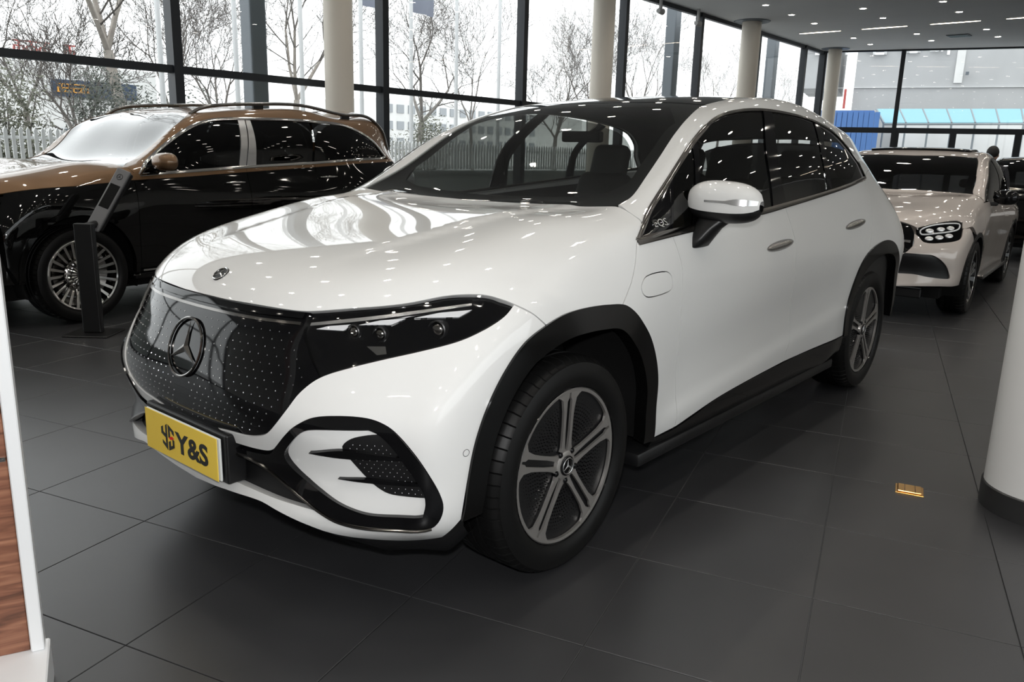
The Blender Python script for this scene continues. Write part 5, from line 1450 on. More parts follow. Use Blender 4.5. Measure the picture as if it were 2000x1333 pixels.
    B.panel('sunroof', [B.tp(1.55, 0), B.tp(1.55, .5), B.tp(1.65, .54), B.tp(2.4, .52), B.tp(2.45, .48), B.tp(2.47, 0)], (0, .1, -1), 'gloss_black', car, off=.022, rim=.03, center=True, gap=0, corners=[0, 5], step=.05)
    dt = [B.sd(.55, 1.08), B.sd(.85, 1.25), B.sd(1.15, 1.40), B.sd(1.45, 1.485), B.sd(1.9, 1.52), B.sd(2.4, 1.47), B.sd(2.9, 1.33), B.sd(3.1, 1.20)]
    db = [B.sd(2.6, 1.15), B.sd(1.8, 1.11), B.sd(1.0, 1.085)]
    gd = (-.05, .95, -.3)
    B.panel('side_window', dt + db, gd, 'privacy_glass', car, off=-.002, rim=.005, corners=[0, 7], gap=.002, step=.04)
    B.strip('window_chrome', dt, .015, 'satin_black', car); B.strip('belt_chrome', [dt[-1]] + db + [dt[0]], .02, 'dark_chrome', car)
    B.panel('door_pillar', [B.sd(1.62, 1.11), B.sd(1.58, 1.5), B.sd(1.68, 1.505), B.sd(1.72, 1.112)], gd, 'gloss_black', car, off=.001, rim=.006, corners=range(4), gap=0)
    ol = wse + rl + [B.sd(3.3, 1.25)] + list(reversed(dt)) + [B.sd(.50, 1.075)]
    B.panel('roof_side', ol, (-.05, .72, -.68), 'pearl_paint', car, corners=[0, 3, 7, 8, 9, 16, 17], step=.03)
    sz = .33; ar = arc_pts(B, 2.873, .37, .43, PI + .1, -.1); side = (0, .98, -.15)
    xm = 1.70
    B.panel('front_wing', [B.sd(.47, 1.07), B.sd(.70, 1.075), B.sd(.72, .8), B.sd(.72, sz), B.sd(.46, sz)] + [p for p in reversed(af) if p.x > .2 and p.z < .79] + [B.sd(.36, .82), B.sd(.40, 1.0)], side, 'pearl_paint', car, corners=[0, 1, 3, 4], step=.04)
    B.panel('front_door', [B.sd(.70, 1.075), B.sd(1.2, 1.085), B.sd(xm, 1.10), B.sd(xm + .03, .8), B.sd(xm, sz), B.sd(.72, sz), B.sd(.72, .8)], side, 'pearl_paint', car, corners=[0, 2, 4, 5], step=.04)
    q = [p for p in ar if p.x < 2.75 and p.z < .74]
    B.panel('rear_door', [B.sd(xm, 1.10), B.sd(2.2, 1.12), B.sd(2.65, 1.145), B.sd(2.70, .85)] + list(reversed(q)) + [B.sd(2.42, sz), B.sd(xm, sz), B.sd(xm + .03, .8)], side, 'pearl_paint', car, corners=[0, 2, 3, 3 + len(q), 4 + len(q), 5 + len(q)], step=.04)
    q2 = [p for p in ar if not (p.x < 2.75 and p.z < .74)]
    B.panel('rear_quarter', [B.sd(2.65, 1.145), B.sd(3.1, 1.19), B.sd(3.4, 1.2), B.sd(3.6, .95), B.sd(3.6, .6), B.sd(3.4, .4)] + list(reversed(q2)) + [B.sd(2.70, .85)], side, 'pearl_paint', car, corners=[0, 2, 5], step=.05)
    def rr(w, z): return B.cast((6, -w, z), (-1, 0, 0))[0]
    B.panel('tailgate', [rr(0, 1.05), rr(.5, 1.05), rr(.72, 1.03), rr(.82, .8), rr(.8, .5), rr(.7, .38), rr(0, .36)], (-1, .35, -.05), 'pearl_paint', car, center=True, corners=[0, 2, 5, 6], step=.06)
    for c, A in ((0, af), (2.873, ar)):
        inn = [B.sd(c + (p.x - c) * .9, .37 + (p.z - .37) * .9) for p in reversed(A)]
        B.panel('arch_cladding', list(A) + inn, (0, 1, 0), 'satin_black', car, off=.008, rim=.05, gap=0, corners=[0, len(A) - 1, len(A), 2 * len(A) - 1], step=.05)
    for sg in (1, -1):
        pod_mirror(car, .80, .91, 1.12, 'gloss_black', 'satin_black', sg, .07, .12, .075)
        bm = bmesh.new(); add_box(bm, (.48, -.98 * sg, .29), (2.42, -.78 * sg, .335), .012); bm_obj('running_board', bm, 'dark_chrome', car)
    kit = plain_wheel_kit()
    for x in (0, 2.873):
        for sg in (-1, 1): wheel_star(car, kit, x, sg, .365, .935)
    liners(car, (0, 2.873), .43, .37, .92)
    box('underbody', (-.6, -.75, .2), (3.5, .75, .3), 'matte_black', car)
    box('front_valance', (-.72, -.62, .2), (-.5, .62, .29), 'satin_black', car, .01)
    return car, B
# ------------------------------------------------------------------ outdoors
noise_mat('paving', (.30, .30, .30), (.36, .36, .35), 1.2, .9)
noise_mat('bark_pale', (.30, .265, .235), (.44, .40, .36), 6, .9, .3)
noise_mat('bark_grey', (.17, .155, .14), (.27, .25, .235), 6, .9, .3)
mat('twig', (.15, .135, .125), .9)
noise_mat('leaf_dark', (.025, .034, .024), (.075, .09, .065), 9, .4)
noise_mat('leaf_olive', (.055, .062, .038), (.14, .145, .095), 9, .5)
mat('fence_white', (.88, .89, .89), .6)
noise_mat('low_wall', (.34, .37, .36), (.42, .45, .44), 2, .9)
mat('pole_white', (.70, .71, .72), .5)
mat('flag_grey', (.24, .26, .32), .8)
noise_mat('render_grey', (.40, .405, .41), (.44, .445, .45), .8, .9)
noise_mat('far_wall', (.66, .66, .65), (.74, .74, .73), .6, .9)
mat('sign_navy', (.03, .05, .09), .6)
mat('sign_amber', (.75, .36, .06), .6)
mat('sign_white', (.95, .95, .95), .6)
mat('container_blue', (.08, .19, .46), .6)
mat('awning_blue', (.20, .42, .50), .5)
mat('iron_grey', (.22, .25, .27), .6)
mat('red_trim', (.45, .09, .08), .7)
mat('lantern_red', (.5, .10, .09), .7)
mat('window_dark', (.10, .12, .14), .3)
mat('window_hazed', (.30, .32, .34), .5)  # paled colour stands in for haze over the distant office windows
def ray_at(px, py, Y=None, X=None):
    d = CAM_F + CAM_R * ((px - 1000) / FPX) + CAM_U * ((666.5 - py) / FPX)
    t = (Y - CAM_POS.y) / d.y if Y is not None else (X - CAM_POS.x) / d.x
    return CAM_POS + d * t
def bare_tree(x, y, h, seed, label, m='bark_grey', lean=(0, 0), trunk_h=.3, r0=.14, forks=3, group='bare winter trees outside', spread=.5, lv=6):
    rnd = random.Random(seed)
    root = empty('bare_tree', (x, y, -.1), 0, label, 'tree', group)
    bt = bmesh.new(); bw = bmesh.new()
    def grow(p, d, L, r, lev):
        n = 4 if lev < 2 else 3
        pts = [p]; rs = [r]; q = p.copy(); dd = d.copy()
        for i in range(n):
            dd = (dd + Vector((rnd.uniform(-1, 1), rnd.uniform(-1, 1), rnd.uniform(-.45, .8))) * (.09 if lev < 2 else .20)).normalized()
            q = q + dd * (L / n); pts.append(q.copy()); rs.append(max(.0055, r * (1 - .40 * (i + 1) / n)))
        add_tube(bt if lev < 2 else bw, pts, rs, 8 if lev == 0 else 5 if lev < 3 else 3, caps=False)
        if lev >= lv: return
        k = forks if lev == 0 else (3 if lev < 5 else 2)
        base = rnd.uniform(0, 2 * PI)
        for c in range(k):
            az = base + c * 2 * PI / k + rnd.uniform(-.5, .5); tilt = rnd.uniform(.30, .80) * (spread / .5)
            t = dd.orthogonal().normalized(); s = dd.cross(t)
            nd = (dd * math.cos(tilt) + (t * math.cos(az) + s * math.sin(az)) * math.sin(tilt) + Vector((0, 0, .14))).normalized()
            st = q if (c < 2 or lev == 0) else pts[-2]
            grow(st, nd, L * rnd.uniform(.62, .84), max(.0055, rs[-1] * rnd.uniform(.60, .80)), lev + 1)
        if lev >= 1:   # side twigs along the branch
            for j in range(1, n):
                az = rnd.uniform(0, 2 * PI); t = dd.orthogonal().normalized(); s = dd.cross(t)
                nd = (dd * .5 + (t * math.cos(az) + s * math.sin(az)) * .8 + Vector((0, 0, .2))).normalized()
                grow(pts[j], nd, L * rnd.uniform(.35, .55), max(.0055, rs[j] * .45), max(lev + 2, lv - 2))
    grow(Vector((0, 0, 0)), Vector((lean[0], lean[1], 1)).normalized(), h * trunk_h, r0, 0)
    bm_obj('trunk', bt, m, root, smooth=True, recalc=False)
    bm_obj('branches', bw, 'twig', root, smooth=True, recalc=False)
    return root
def leafy(name, x, y, z, rx, ry, rz, n, label, m='leaf_dark', seed=0, size=.09, group=None, dry=0):
    rnd = random.Random(seed); root = empty(name, (x, y, z), 0, label, 'shrub', group)
    V = []; F = []
    for i in range(n):
        while True:
            p = Vector((rnd.uniform(-1, 1), rnd.uniform(-1, 1), rnd.uniform(-1, 1)))
            if p.length < 1: break
        p = p * (.6 + .4 * rnd.random()); q = Vector((p.x * rx, p.y * ry, rz + p.z * rz))
        a = Vector((rnd.gauss(0, 1), rnd.gauss(0, 1), rnd.gauss(0, 1))).normalized(); b = a.orthogonal().normalized(); s = size * rnd.uniform(.6, 1.3)
        k = len(V); V += [q - a * s, q + b * s * .45, q + a * s, q - b * s * .45]; F.append((k, k + 1, k + 2, k + 3))
    o = mesh_obj('foliage', V, F, m, root); o['kind'] = 'stuff'
    bm = bmesh.new()
    for i in range(6):
        a = rnd.uniform(0, 2 * PI); add_tube(bm, [(0, 0, -.3), (rx * .3 * math.cos(a), ry * .3 * math.sin(a), rz * .6), (rx * .6 * math.cos(a), ry * .6 * math.sin(a), rz * 1.4)], [.025, .018, .006], 5)
    bm_obj('stem', bm, 'twig', root)
    return root
def build_outdoors():
    g = slab('ground', [(-30, FAC_Y + .06), (27.0, FAC_Y + .06), (27.0, 70), (-30, 70)], -.6, -.12, 'paving')
    g2 = slab('ground_yard', [(28.6, 8.66), (70, 8.66), (70, -30), (40, -30)], -.6, -.12, 'paving')
    g3 = slab('ground_corner', [(27.0, FAC_Y + .06), (70, FAC_Y + .06), (70, 70), (27.0, 70)], -.6, -.12, 'paving')
    # low wall with the picket fence
    Yf = 11.3
    lw = box('garden_wall', (-8, Yf - .1, -.2), (32, Yf + .12, .92), 'low_wall'); tag(lw, 'low grey wall carrying the white picket fence outside', 'wall')
    cop = box('coping', (-8, Yf - .14, .92), (32, Yf + .16, .98), 'low_wall', lw)
    fen = empty('picket_fence', (0, Yf, .98), 0, 'white picket fence running along the low wall outside the windows', 'fence')
    hw, z1 = .026, .64
    pv = [(-hw, 0, .03), (hw, 0, .03), (hw, 0, z1 - .05), (0, 0, z1), (-hw, 0, z1 - .05)]
    V = [(p[0], -.011, p[2]) for p in pv] + [(p[0], .011, p[2]) for p in pv]
    F = [(0, 1, 2, 3, 4), (9, 8, 7, 6, 5)] + [(i, i + 5, (i + 1) % 5 + 5, (i + 1) % 5) for i in range(5)]
    me = bpy.data.meshes.new('picket'); me.from_pydata(V, [], F); me.update(); me.materials.append(MATS['fence_white'])
    x = -.8; n = 0; rest = []
    while x < 30:
        if n < 290 and x < 29:
            o = bpy.data.objects.new('picket', me); COL.objects.link(o); o.parent = fen; o.location = (x, -.03, 0); n += 1
        x += .104
    for z in (.06, .46): box('fence_rail', (-.9, 0, z), (29, .03, z + .045), 'fence_white', fen)
    # exterior steel posts
    for px_, wpx, lb in ((497, 43, 'grey exterior steel column left of the cream column behind the bronze SUV'), (1312, 26, 'grey exterior steel column seen through the window right of the middle cream column'), (1509, 22, 'grey exterior steel column between the two far cream columns')):
        c = ray_at(px_, 100, Y=9.7); D = (c - CAM_POS).dot(CAM_F); w = wpx * D / FPX
        o = box('steel_column', (c.x - w * .42, 9.7 - w * .42, -.12), (c.x + w * .42, 9.7 + w * .42, CEIL + .6), 'steel_grey', None, .03, seg=2); tag(o, lb, 'column')
    # flag poles
    poles = [(316, 5.5, 'leftmost white flag pole, over the bronze SUV windscreen'), (463, 5, 'white flag pole just right of the first window mullion'), (590, 5, 'white flag pole left of the first cream column'),
             (706, 5, 'white flag pole left of the second window mullion'), (803, 6, 'white flag pole with a grey flag'), (891, 6, 'white flag pole right of the grey flag'), (974, 5, 'white flag pole just left of the third window mullion')]
    for px_, w, lb in poles:
        c = ray_at(px_, 150, Y=13.2); t = empty('flag_pole', (c.x, 13.2, -.12), 0, lb, 'pole')
        lathe('pole', [(.055, 0), (.05, 3), (.045, 8.5), (0, 8.52)], 'pole_white', t, n=12, axis='z'); lathe('base', [(.16, 0), (.16, .08), (.06, .12)], 'pole_white', t, n=12, axis='z')
        if px_ in (803, 706):
            q = ray_at(px_, 22 if px_ == 803 else 9, Y=13.2); bm = bmesh.new(); zt = q.z + .12; n_ = 10
            up = []; lo = []
            for i in range(n_ + 1):
                s = i / n_; yy = .06 * math.sin(s * 9)
                up.append(bm.verts.new((.05 + s * .80, yy, zt + 1.1 - .1 * s))); lo.append(bm.verts.new((.05 + s * .76, yy * .7 + .03, zt - .03 * s)))
            for i in range(n_): bm.faces.new((up[i], up[i + 1], lo[i + 1], lo[i]))
            f = bm_obj('flag', bm, 'flag_grey', t, smooth=True)
    # bare trees: (pixel of the trunk, distance, height, ...)
    T = [(178, 16.5, 9.0, 3, 'bare tree forking low behind the bronze SUV bonnet', 'bark_grey', (-.05, 0), .16, .13, 3, .45),
         (262, 15.5, 9.5, 12, 'pale-barked bare tree with a straight trunk behind the bronze SUV windscreen', 'bark_pale', (-.07, 0), .36, .17, 3, .42),
         (60, 20.0, 9.0, 21, 'thin bare tree at the left edge of the windows', 'bark_grey', (0, 0), .25, .11, 3, .45),
         (335, 21.0, 9.0, 5, 'slender bare tree right of the leftmost flag pole', 'bark_grey', (.03, 0), .26, .11, 3, .42),
         (575, 18.0, 9.5, 8, 'bare tree between the grey column and the first cream column', 'bark_pale', (.02, 0), .3, .14, 3, .45),
         (818, 17.5, 9.0, 14, 'broad bare tree behind the grey flag', 'bark_grey', (.05, 0), .27, .16, 3, .58),
         (925, 25.0, 11.0, 17, 'small bare tree left of the third window mullion', 'bark_grey', (0, 0), .25, .10, 3, .45),
         (1085, 20.5, 13.0, 23, 'spreading bare tree right of the third window mullion', 'bark_grey', (.06, 0), .17, .14, 4, .55),
         (1150, 27.0, 16.0, 29, 'bare tree left of the middle cream column', 'bark_grey', (0, 0), .22, .13, 4, .5),
         (1240, 24.0, 14.5, 31, 'bare tree right of the middle cream column', 'bark_grey', (.05, 0), .22, .14, 4, .5),
         (1400, 29.0, 16.0, 37, 'bare tree in the narrow pane before the third cream column', 'bark_grey', (0, 0), .22, .15, 4, .5),
         (1520, 36.0, 19.0, 41, 'farthest bare tree beside the end glazing', 'bark_grey', (0, 0), .22, .16, 4, .5),
         (440, 26.0, 10.0, 47, 'distant bare tree behind the first window mullion', 'bark_grey', (0, 0), .22, .12, 4, .5)]
    for px_, dist, h, sd_, lb, m, ln, th, r0, fk, spd in T:
        Y = dist; c = ray_at(px_, 240, Y=Y)
        bare_tree(c.x, Y, h, sd_, lb, m, ln, th, r0, fk, spread=spd)
    # evergreen shrubs behind the fence
    S = [(10, 14.0, .9, 1.45, 3200, 'olive evergreen shrub behind the left end of the picket fence', 'leaf_olive', 1),
         (95, 13.2, 1.6, .72, 3600, 'low olive hedge behind the picket fence', 'leaf_olive', 2),
         (212, 14.0, .85, 1.50, 4200, 'dark evergreen bush beside the pale-barked tree', 'leaf_dark', 3),
         (296, 15.0, .9, 1.30, 2600, 'dark evergreen bush right of the pale-barked tree', 'leaf_dark', 4),
         (372, 16.0, 1.2, 1.35, 3000, 'grey-green bush behind the bronze SUV roof', 'leaf_dark', 5),
         (612, 16.0, 1.0, 1.15, 2000, 'small evergreen bush left of the first cream column', 'leaf_dark', 6),
         (838, 15.0, .85, 1.25, 4200, 'olive conifer bush behind the white SUV windscreen pillar', 'leaf_olive', 7),
         (765, 17.0, 1.0, .95, 1500, 'thin shrub right of the second window mullion', 'leaf_olive', 8)]
    for px_, Y, rx, rz_, n, lb, m, sd_ in S:
        c = ray_at(px_, 250, Y=Y); leafy('shrub', c.x, Y, .2, rx, .9, rz_, n, lb, m, sd_, .042)
    # far buildings
    a, b_ = ray_at(60, 170, Y=34), ray_at(262, 170, Y=34)
    bd = box('shop_building', (a.x - 6, 34, -.2), (b_.x + 1, 42, ray_at(150, 128, Y=34).z), 'far_wall'); tag(bd, 'far pale shop building with navy and amber sign, behind the trees', 'building')
    z0, z1 = ray_at(150, 190, Y=34).z, ray_at(150, 158, Y=34).z
    box('sign_board', (ray_at(100, 170, Y=34).x, 33.8, z0), (b_.x, 34.0, z1), 'sign_navy', bd)
    for k in range(4):
        xx = ray_at(110 + k * 15, 165, Y=33.8).x
        bm = bmesh.new(); s = .34
        for lo, hi in (((0, .9), (1, 1)), ((.1, .45), (.9, .55)), ((0, 0), (1, .1)), ((.42, 0), (.56, 1)), ((.05, .1), (.17, .6)), ((.83, .1), (.95, .6))):
            if (k == 1 and lo == (.05, .1)) or (k == 2 and lo == (.42, 0)): continue
            add_box(bm, (xx + lo[0] * s, 33.72, z1 - .16 - s + lo[1] * s), (xx + hi[0] * s, 33.79, z1 - .16 - s + hi[1] * s))
        bm_obj('sign_character', bm, 'sign_amber', bd)
    for z_, nm in ((ray_at(90, 104, Y=34).z, 'sign_rail'),):
        box(nm, (ray_at(22, 104, Y=34).x, 34.3, z_ - .08), (ray_at(158, 104, Y=34).x, 34.4, z_), 'iron_grey', bd)
        for q in range(5): xq = ray_at(30 + q * 30, 104, Y=34).x; box('sign_post', (xq, 34.3, ray_at(150, 128, Y=34).z), (xq + .08, 34.4, z_), 'iron_grey', bd)
    for k in range(5):
        xx = ray_at(30 + k * 25, 90, Y=34).x; zz = ray_at(90, 103, Y=34).z; bm = bmesh.new(); s = .42
        for lo, hi in (((0, .86), (1, 1)), ((.44, 0), (.58, 1)), ((.05, .4), (.95, .52)), ((0, 0), (.16, .4)), ((.84, 0), (1, .4))):
            if (k + int(lo[0] * 10)) % 4 == 3: continue
            add_box(bm, (xx + lo[0] * s, 34.2, zz + lo[1] * s), (xx + hi[0] * s, 34.3, zz + hi[1] * s))
        bm_obj('roof_character', bm, 'lantern_red', bd)
    for k in range(6): box('window', (a.x + 1 + k * 1.7, 33.95, .6), (a.x + 2.2 + k * 1.7, 34.0, 1.9), 'window_dark', bd)
    a, b_ = ray_at(740, 200, Y=60), ray_at(1000, 200, Y=60)
    bd = box('office_building', (a.x, 60, -.2), (b_.x + 14, 70, ray_at(900, 205, Y=60).z), 'far_wall'); tag(bd, 'distant pale office building behind the bare trees', 'building')
    zt = ray_at(900, 205, Y=60).z
    for r_ in range(3):
        for k in range(16): box('window', (a.x + .8 + k * 1.5, 59.9, zt - 1.3 - r_ * 1.6), (a.x + 1.7 + k * 1.5, 60.0, zt - .5 - r_ * 1.6), 'window_hazed', bd)
    # yard building seen through the end glazing
    def Z(px_, py_, off): # point on a plane parallel to the end glazing, off metres beyond
        n = Vector((-EDIR.y, EDIR.x, 0)); n = n if n.x > 0 else -n
        d = CAM_F + CAM_R * ((px_ - 1000) / FPX) + CAM_U * ((666.5 - py_) / FPX); t = ((COR + n * off) - CAM_POS).dot(n) / d.dot(n); return CAM_POS + d * t
    n = Vector((-EDIR.y, EDIR.x, 0)); n = n if n.x > 0 else -n
    rzE = math.atan2(EDIR.y, EDIR.x)
    def plate(name, px0, py0, px1, py1, off, thick, m, par=None, z0=None, z1=None):
        a, b_ = Z(px0, py0, off), Z(px1, py1, off); ex = EDIR
        s0, s1 = (a - COR).dot(ex), (b_ - COR).dot(ex)
        zz0 = min(a.z, b_.z) if z0 is None else z0; zz1 = max(a.z, b_.z) if z1 is None else z1
        bm = bmesh.new(); P0 = COR + n * off
        prism(bm, [(s0, zz0), (s1, zz0), (s1, zz1), (s0, zz1)], lambda p: tuple(P0 + ex * p[0] + Vector((0, 0, p[1]))), lambda p: tuple(P0 + ex * p[0] + n * thick + Vector((0, 0, p[1]))))
        return bm_obj(name, bm, m, par)
    yb = plate('yard_building', 1650, 320, 2900, 20, 14, 6, 'render_grey', z0=-.2); tag(yb, 'grey rendered building with white roof lettering outside the end glazing', 'building')
    plate('upper_wing', 1560, 173, 1652, 20, 14, 6, 'render_grey', yb)
    plate('dark_opening', 1597, 196, 1622, 178, 14.2, .1, 'window_dark', yb)
    plate('wall_ledge', 1598, 172, 2900, 164, 13.9, .1, 'sign_white', yb)
    plate('red_pipe', 1645, 212, 1654, 174, 13.6, .2, 'red_trim', yb)
    plate('wall_panel', 1862, 162, 1888, 96, 13.9, .1, 'far_wall', yb)
    plate('wall_lamp', 1886, 146, 1893, 140, 13.6, .2, 'window_dark', yb)
    # white characters, their lower halves below the ceiling edge
    CH = [(1592, [((0, .0), (.25, .5)), ((.45, .1), (.62, .5)), ((0, .45), (1, .6))]), (1650, [((.0, .42), (1, .55)), ((.02, .0), (.16, .5)), ((.02, 0), (.3, .1))]),
          (1692, [((.0, .2), (.18, .55)), ((.35, .0), (1.1, .13)), ((.35, .0), (.5, .5)), ((.95, .0), (1.1, .5)), ((.35, .42), (1.1, .52))]),
          (1757, [((0, .25), (.2, .55)), ((.38, .1), (1.1, .22)), ((.38, .1), (.52, .55)), ((.95, .1), (1.1, .55))]),
          (1815, [((0, .22), (.5, .34)), ((.3, .2), (.44, .6)), ((.95, .0), (1.1, .6)), ((.6, .2), (.72, .6))])]
    for px_, st in CH:
        a = Z(px_, 108, 13.85); q = Z(px_ + 36, 108, 13.85); L_ = (q - a).length; s0 = (a - COR).dot(EDIR)
        bm = bmesh.new(); P0 = COR + n * 13.75
        for lo, hi in st:
            prism(bm, [(lo[0], lo[1]), (hi[0], lo[1]), (hi[0], hi[1]), (lo[0], hi[1])], lambda p: tuple(P0 + EDIR * (s0 + p[0] * L_) + Vector((0, 0, a.z + p[1] * L_))), lambda p: tuple(P0 + n * .12 + EDIR * (s0 + p[0] * L_) + Vector((0, 0, a.z + p[1] * L_))))
        bm_obj('roof_character', bm, 'sign_white', yb)
    ct = plate('shipping_container', 1585, 330, 1708, 216, 7.0, 2.4, 'container_blue', z0=-.12); tag(ct, 'blue shipping container outside the corner of the glazing', 'container')
    for k in range(12): plate('rib', 1590 + k * 10.5, 330, 1594 + k * 10.5, 219, 6.95, .06, 'container_blue', ct, z0=0.0)
    aw = empty('awning', (0, 0, 0), 0, 'pale blue glazed awning on grey brackets over the yard entrance', 'awning')
    a, b_ = Z(1712, 214, 9.0), Z(2150, 214, 9.0); c, d_ = Z(1726, 241, 7.6), Z(2150, 240, 7.6)
    K = 9
    for k in range(K):
        p0, p1, p2, p3 = a.lerp(b_, k / K), a.lerp(b_, (k + .97) / K), c.lerp(d_, (k + .97) / K), c.lerp(d_, k / K)
        up = Vector((0, 0, .03)); V = [p0, p1, p2, p3, p0 + up, p1 + up, p2 + up, p3 + up]
        mesh_obj('awning_pane', V, [(0, 1, 2, 3), (7, 6, 5, 4), (0, 4, 5, 1), (1, 5, 6, 2), (2, 6, 7, 3), (3, 7, 4, 0)], 'awning_blue', aw)
        tube('bracket', [tuple(p0), tuple(p3)], .05, 'iron_grey', aw, 6)
        q = Z(0, 0, 7.6); tube('bracket', [tuple(p3), (p3.x, p3.y, -.12)], .04, 'iron_grey', aw, 6)
    for L in ((a, b_), (c, d_), (a.lerp(c, .5), b_.lerp(d_, .5))): tube('awning_rail', [tuple(L[0] - Vector((0, 0, .04))), tuple(L[1] - Vector((0, 0, .04)))], .05, 'iron_grey', aw, 6)
    yw = plate('yard_wall', 1735, 330, 2900, 244, 12.5, .3, 'far_wall', z0=-.12); tag(yw, 'pale yard wall under the blue awning', 'wall')
# ------------------------------------------------------------------ things standing in the showroom
def wood_mat():
    m = mat('walnut', (.2, .09, .05), .45); nt = m.node_tree; b = nt.nodes['Principled BSDF']
    tc = nt.nodes.new('ShaderNodeTexCoord'); mp = nt.nodes.new('ShaderNodeMapping'); mp.inputs['Scale'].default_value = (1.2, 1.2, 14)
    n = nt.nodes.new('ShaderNodeTexNoise'); n.inputs['Scale'].default_value = 3.0; n.inputs['Detail'].default_value = 8; n.inputs['Distortion'].default_value = .8
    r = nt.nodes.new('ShaderNodeValToRGB'); e = r.color_ramp.elements; e[0].position = .3; e[0].color = (.06, .022, .012, 1); e[1].position = .7; e[1].color = (.36, .17, .10, 1)
    k = e.new(.5); k.color = (.22, .09, .052, 1)
    nt.links.new(tc.outputs['Object'], mp.inputs[0]); nt.links.new(mp.outputs[0], n.inputs['Vector']); nt.links.new(n.outputs['Fac'], r.inputs[0]); nt.links.new(r.outputs[0], b.inputs['Base Color'])
mat('lacquer_white', (.78, .79, .80), .35)
mat('brass', (.72, .42, .14), .22, 1.0)
mat('tablet_grey', (.16, .16, .165), .45)
mat('screen_black', (.01, .01, .01), .05)
def gnd(px_, py_, z=0):
    d = CAM_F + CAM_R * ((px_ - 1000) / FPX) + CAM_U * ((666.5 - py_) / FPX); t = (z - CAM_POS.z) / d.z; return CAM_POS + d * t
def build_props():
    wood_mat()
    # brass floor socket
    c = (gnd(1750, 945) + gnd(1803, 973)) / 2
    a = math.atan2(gnd(1803, 970).y - gnd(1748, 960).y, gnd(1803, 970).x - gnd(1748, 960).x)
    fs = empty('floor_socket', (c.x, c.y, 0), a, 'small open brass floor socket box set in the dark tiles', 'socket')
    box('cover_plate', (-.058, -.056, .0), (.058, .056, .004), 'brass', fs, .0015)
    lid = box('lid', (-.05, -.045, .004), (.05, .045, .012), 'brass', fs, .004, seg=2)
    for x in (-.02, .022): box('lid_groove', (x - .001, -.044, .0115), (x + .001, .044, .0125), 'ink_black', lid)
    # information stand in front of the bronze SUV
    b = gnd(184, 652)
    D = (b - CAM_POS).dot(CAM_F)
    def lift(px_, py_):
        """point at the stand's distance"""
        d = CAM_F + CAM_R * ((px_ - 1000) / FPX) + CAM_U * ((666.5 - py_) / FPX); return CAM_POS + d * D
    w = 35 * D / FPX
    stand = empty('information_stand', (b.x, b.y, 0), 0, 'black information stand with tilted grey screen head before the bronze SUV', 'stand')
    O = Vector((b.x, b.y, 0)); rt = Vector((CAM_R.x, CAM_R.y, 0)).normalized(); fw_ = Vector((CAM_F.x, CAM_F.y, 0)).normalized()
    zt = lift(184, 432).z
    Mq = Matrix(((rt.x, fw_.x, 0, 0), (rt.y, fw_.y, 0, 0), (0, 0, 1, 0), (0, 0, 0, 1)))
    box('post', (-w / 2, -.03, .012), (w / 2, .03, zt), 'satin_black', stand, .008, M=Mq, seg=2)
    box('base_plate', (-.17, -.15, 0), (.17, .15, .012), 'satin_black', stand, .004, M=Mq)
    p0 = lift(186, 448) - O - fw_ * .05; p1 = lift(238, 333) - O + fw_ * .05
    al = (p1 - p0); L_ = al.length; al.normalize(); nn = (rt.cross(al)).normalized()
    if nn.dot(fw_) > 0: nn = -nn
    sx = al.cross(nn).normalized()
    if sx.dot(rt) < 0: sx = -sx
    nn = nn.normalized(); M = Matrix(((sx.x, -nn.x, al.x, p0.x), (sx.y, -nn.y, al.y, p0.y), (sx.z, -nn.z, al.z, p0.z), (0, 0, 0, 1)))
    w *= .78
    hd = box('screen_head', (-w * .52, -.016, 0), (w * .52, .012, L_), 'tablet_grey', stand, .010, M=M, seg=3)
    box('head_back', (-w * .50, .010, .02), (w * .55, .05, L_ * .99), 'satin_black', hd, .012, M=M, seg=2)
    box('screen', (-w * .36, -.0175, L_ * .36), (w * .40, -.0162, L_ * .74), 'screen_black', hd, 0, M=M)
    star_emblem('stand_emblem', hd, M @ frame((0, -.017, L_ * .87), (0, -1, 0)), .024, 'ink_black', .003, .14)
    neck = [(0, 0, zt - .03), tuple(p0 + al * .06 - nn * .02)]
    tube('neck', neck, .03, 'satin_black', stand, 10)
    # white framed walnut display at the left edge, close to the camera
    # plan position from the foot of its right edge
    f0 = gnd(103, 1272, .0)
    zb = .115
    foot = gnd(88, 1270, zb)
    right = Vector((CAM_R.x, CAM_R.y, 0)).normalized(); fw = Vector((CAM_F.x, CAM_F.y, 0)).normalized()
    ang = math.atan2(right.y, right.x) + math.radians(27)
    ds = empty('display_cabinet', (foot.x, foot.y, 0), ang, 'white framed walnut display panel on white plinth at the left edge', 'cabinet')
    H = 1.5; FW = .032; T = .05
    box('side_frame', (-FW, 0, zb), (0, T, H), 'lacquer_white', ds, .003)
    box('top_frame', (-1.0, 0, H - FW), (-FW, T, H), 'lacquer_white', ds, .003)
    for z0, z1 in ((zb, .655), (.661, H - FW)):
        box('wood_panel', (-1.0, .014, z0), (-FW - .002, .05, z1), 'walnut', ds, .002)
    box('shadow_gap', (-1.0, .03, .65), (-FW - .002, .05, .667), 'ink_black', ds)
    box('latch', (-FW - .022, .006, .652), (-FW - .004, .016, .664), 'chrome', ds, .002)
    box('plinth', (-1.02, -.34, .0), (.01, T + .01, zb), 'lacquer_white', ds, .004)
    # visitor and dark car far right
    hx = ray_at(1939, 300, X=11.6)
    person(hx.x, hx.y, 'person in dark clothes standing far behind the coupe, only the dark-haired head showing')
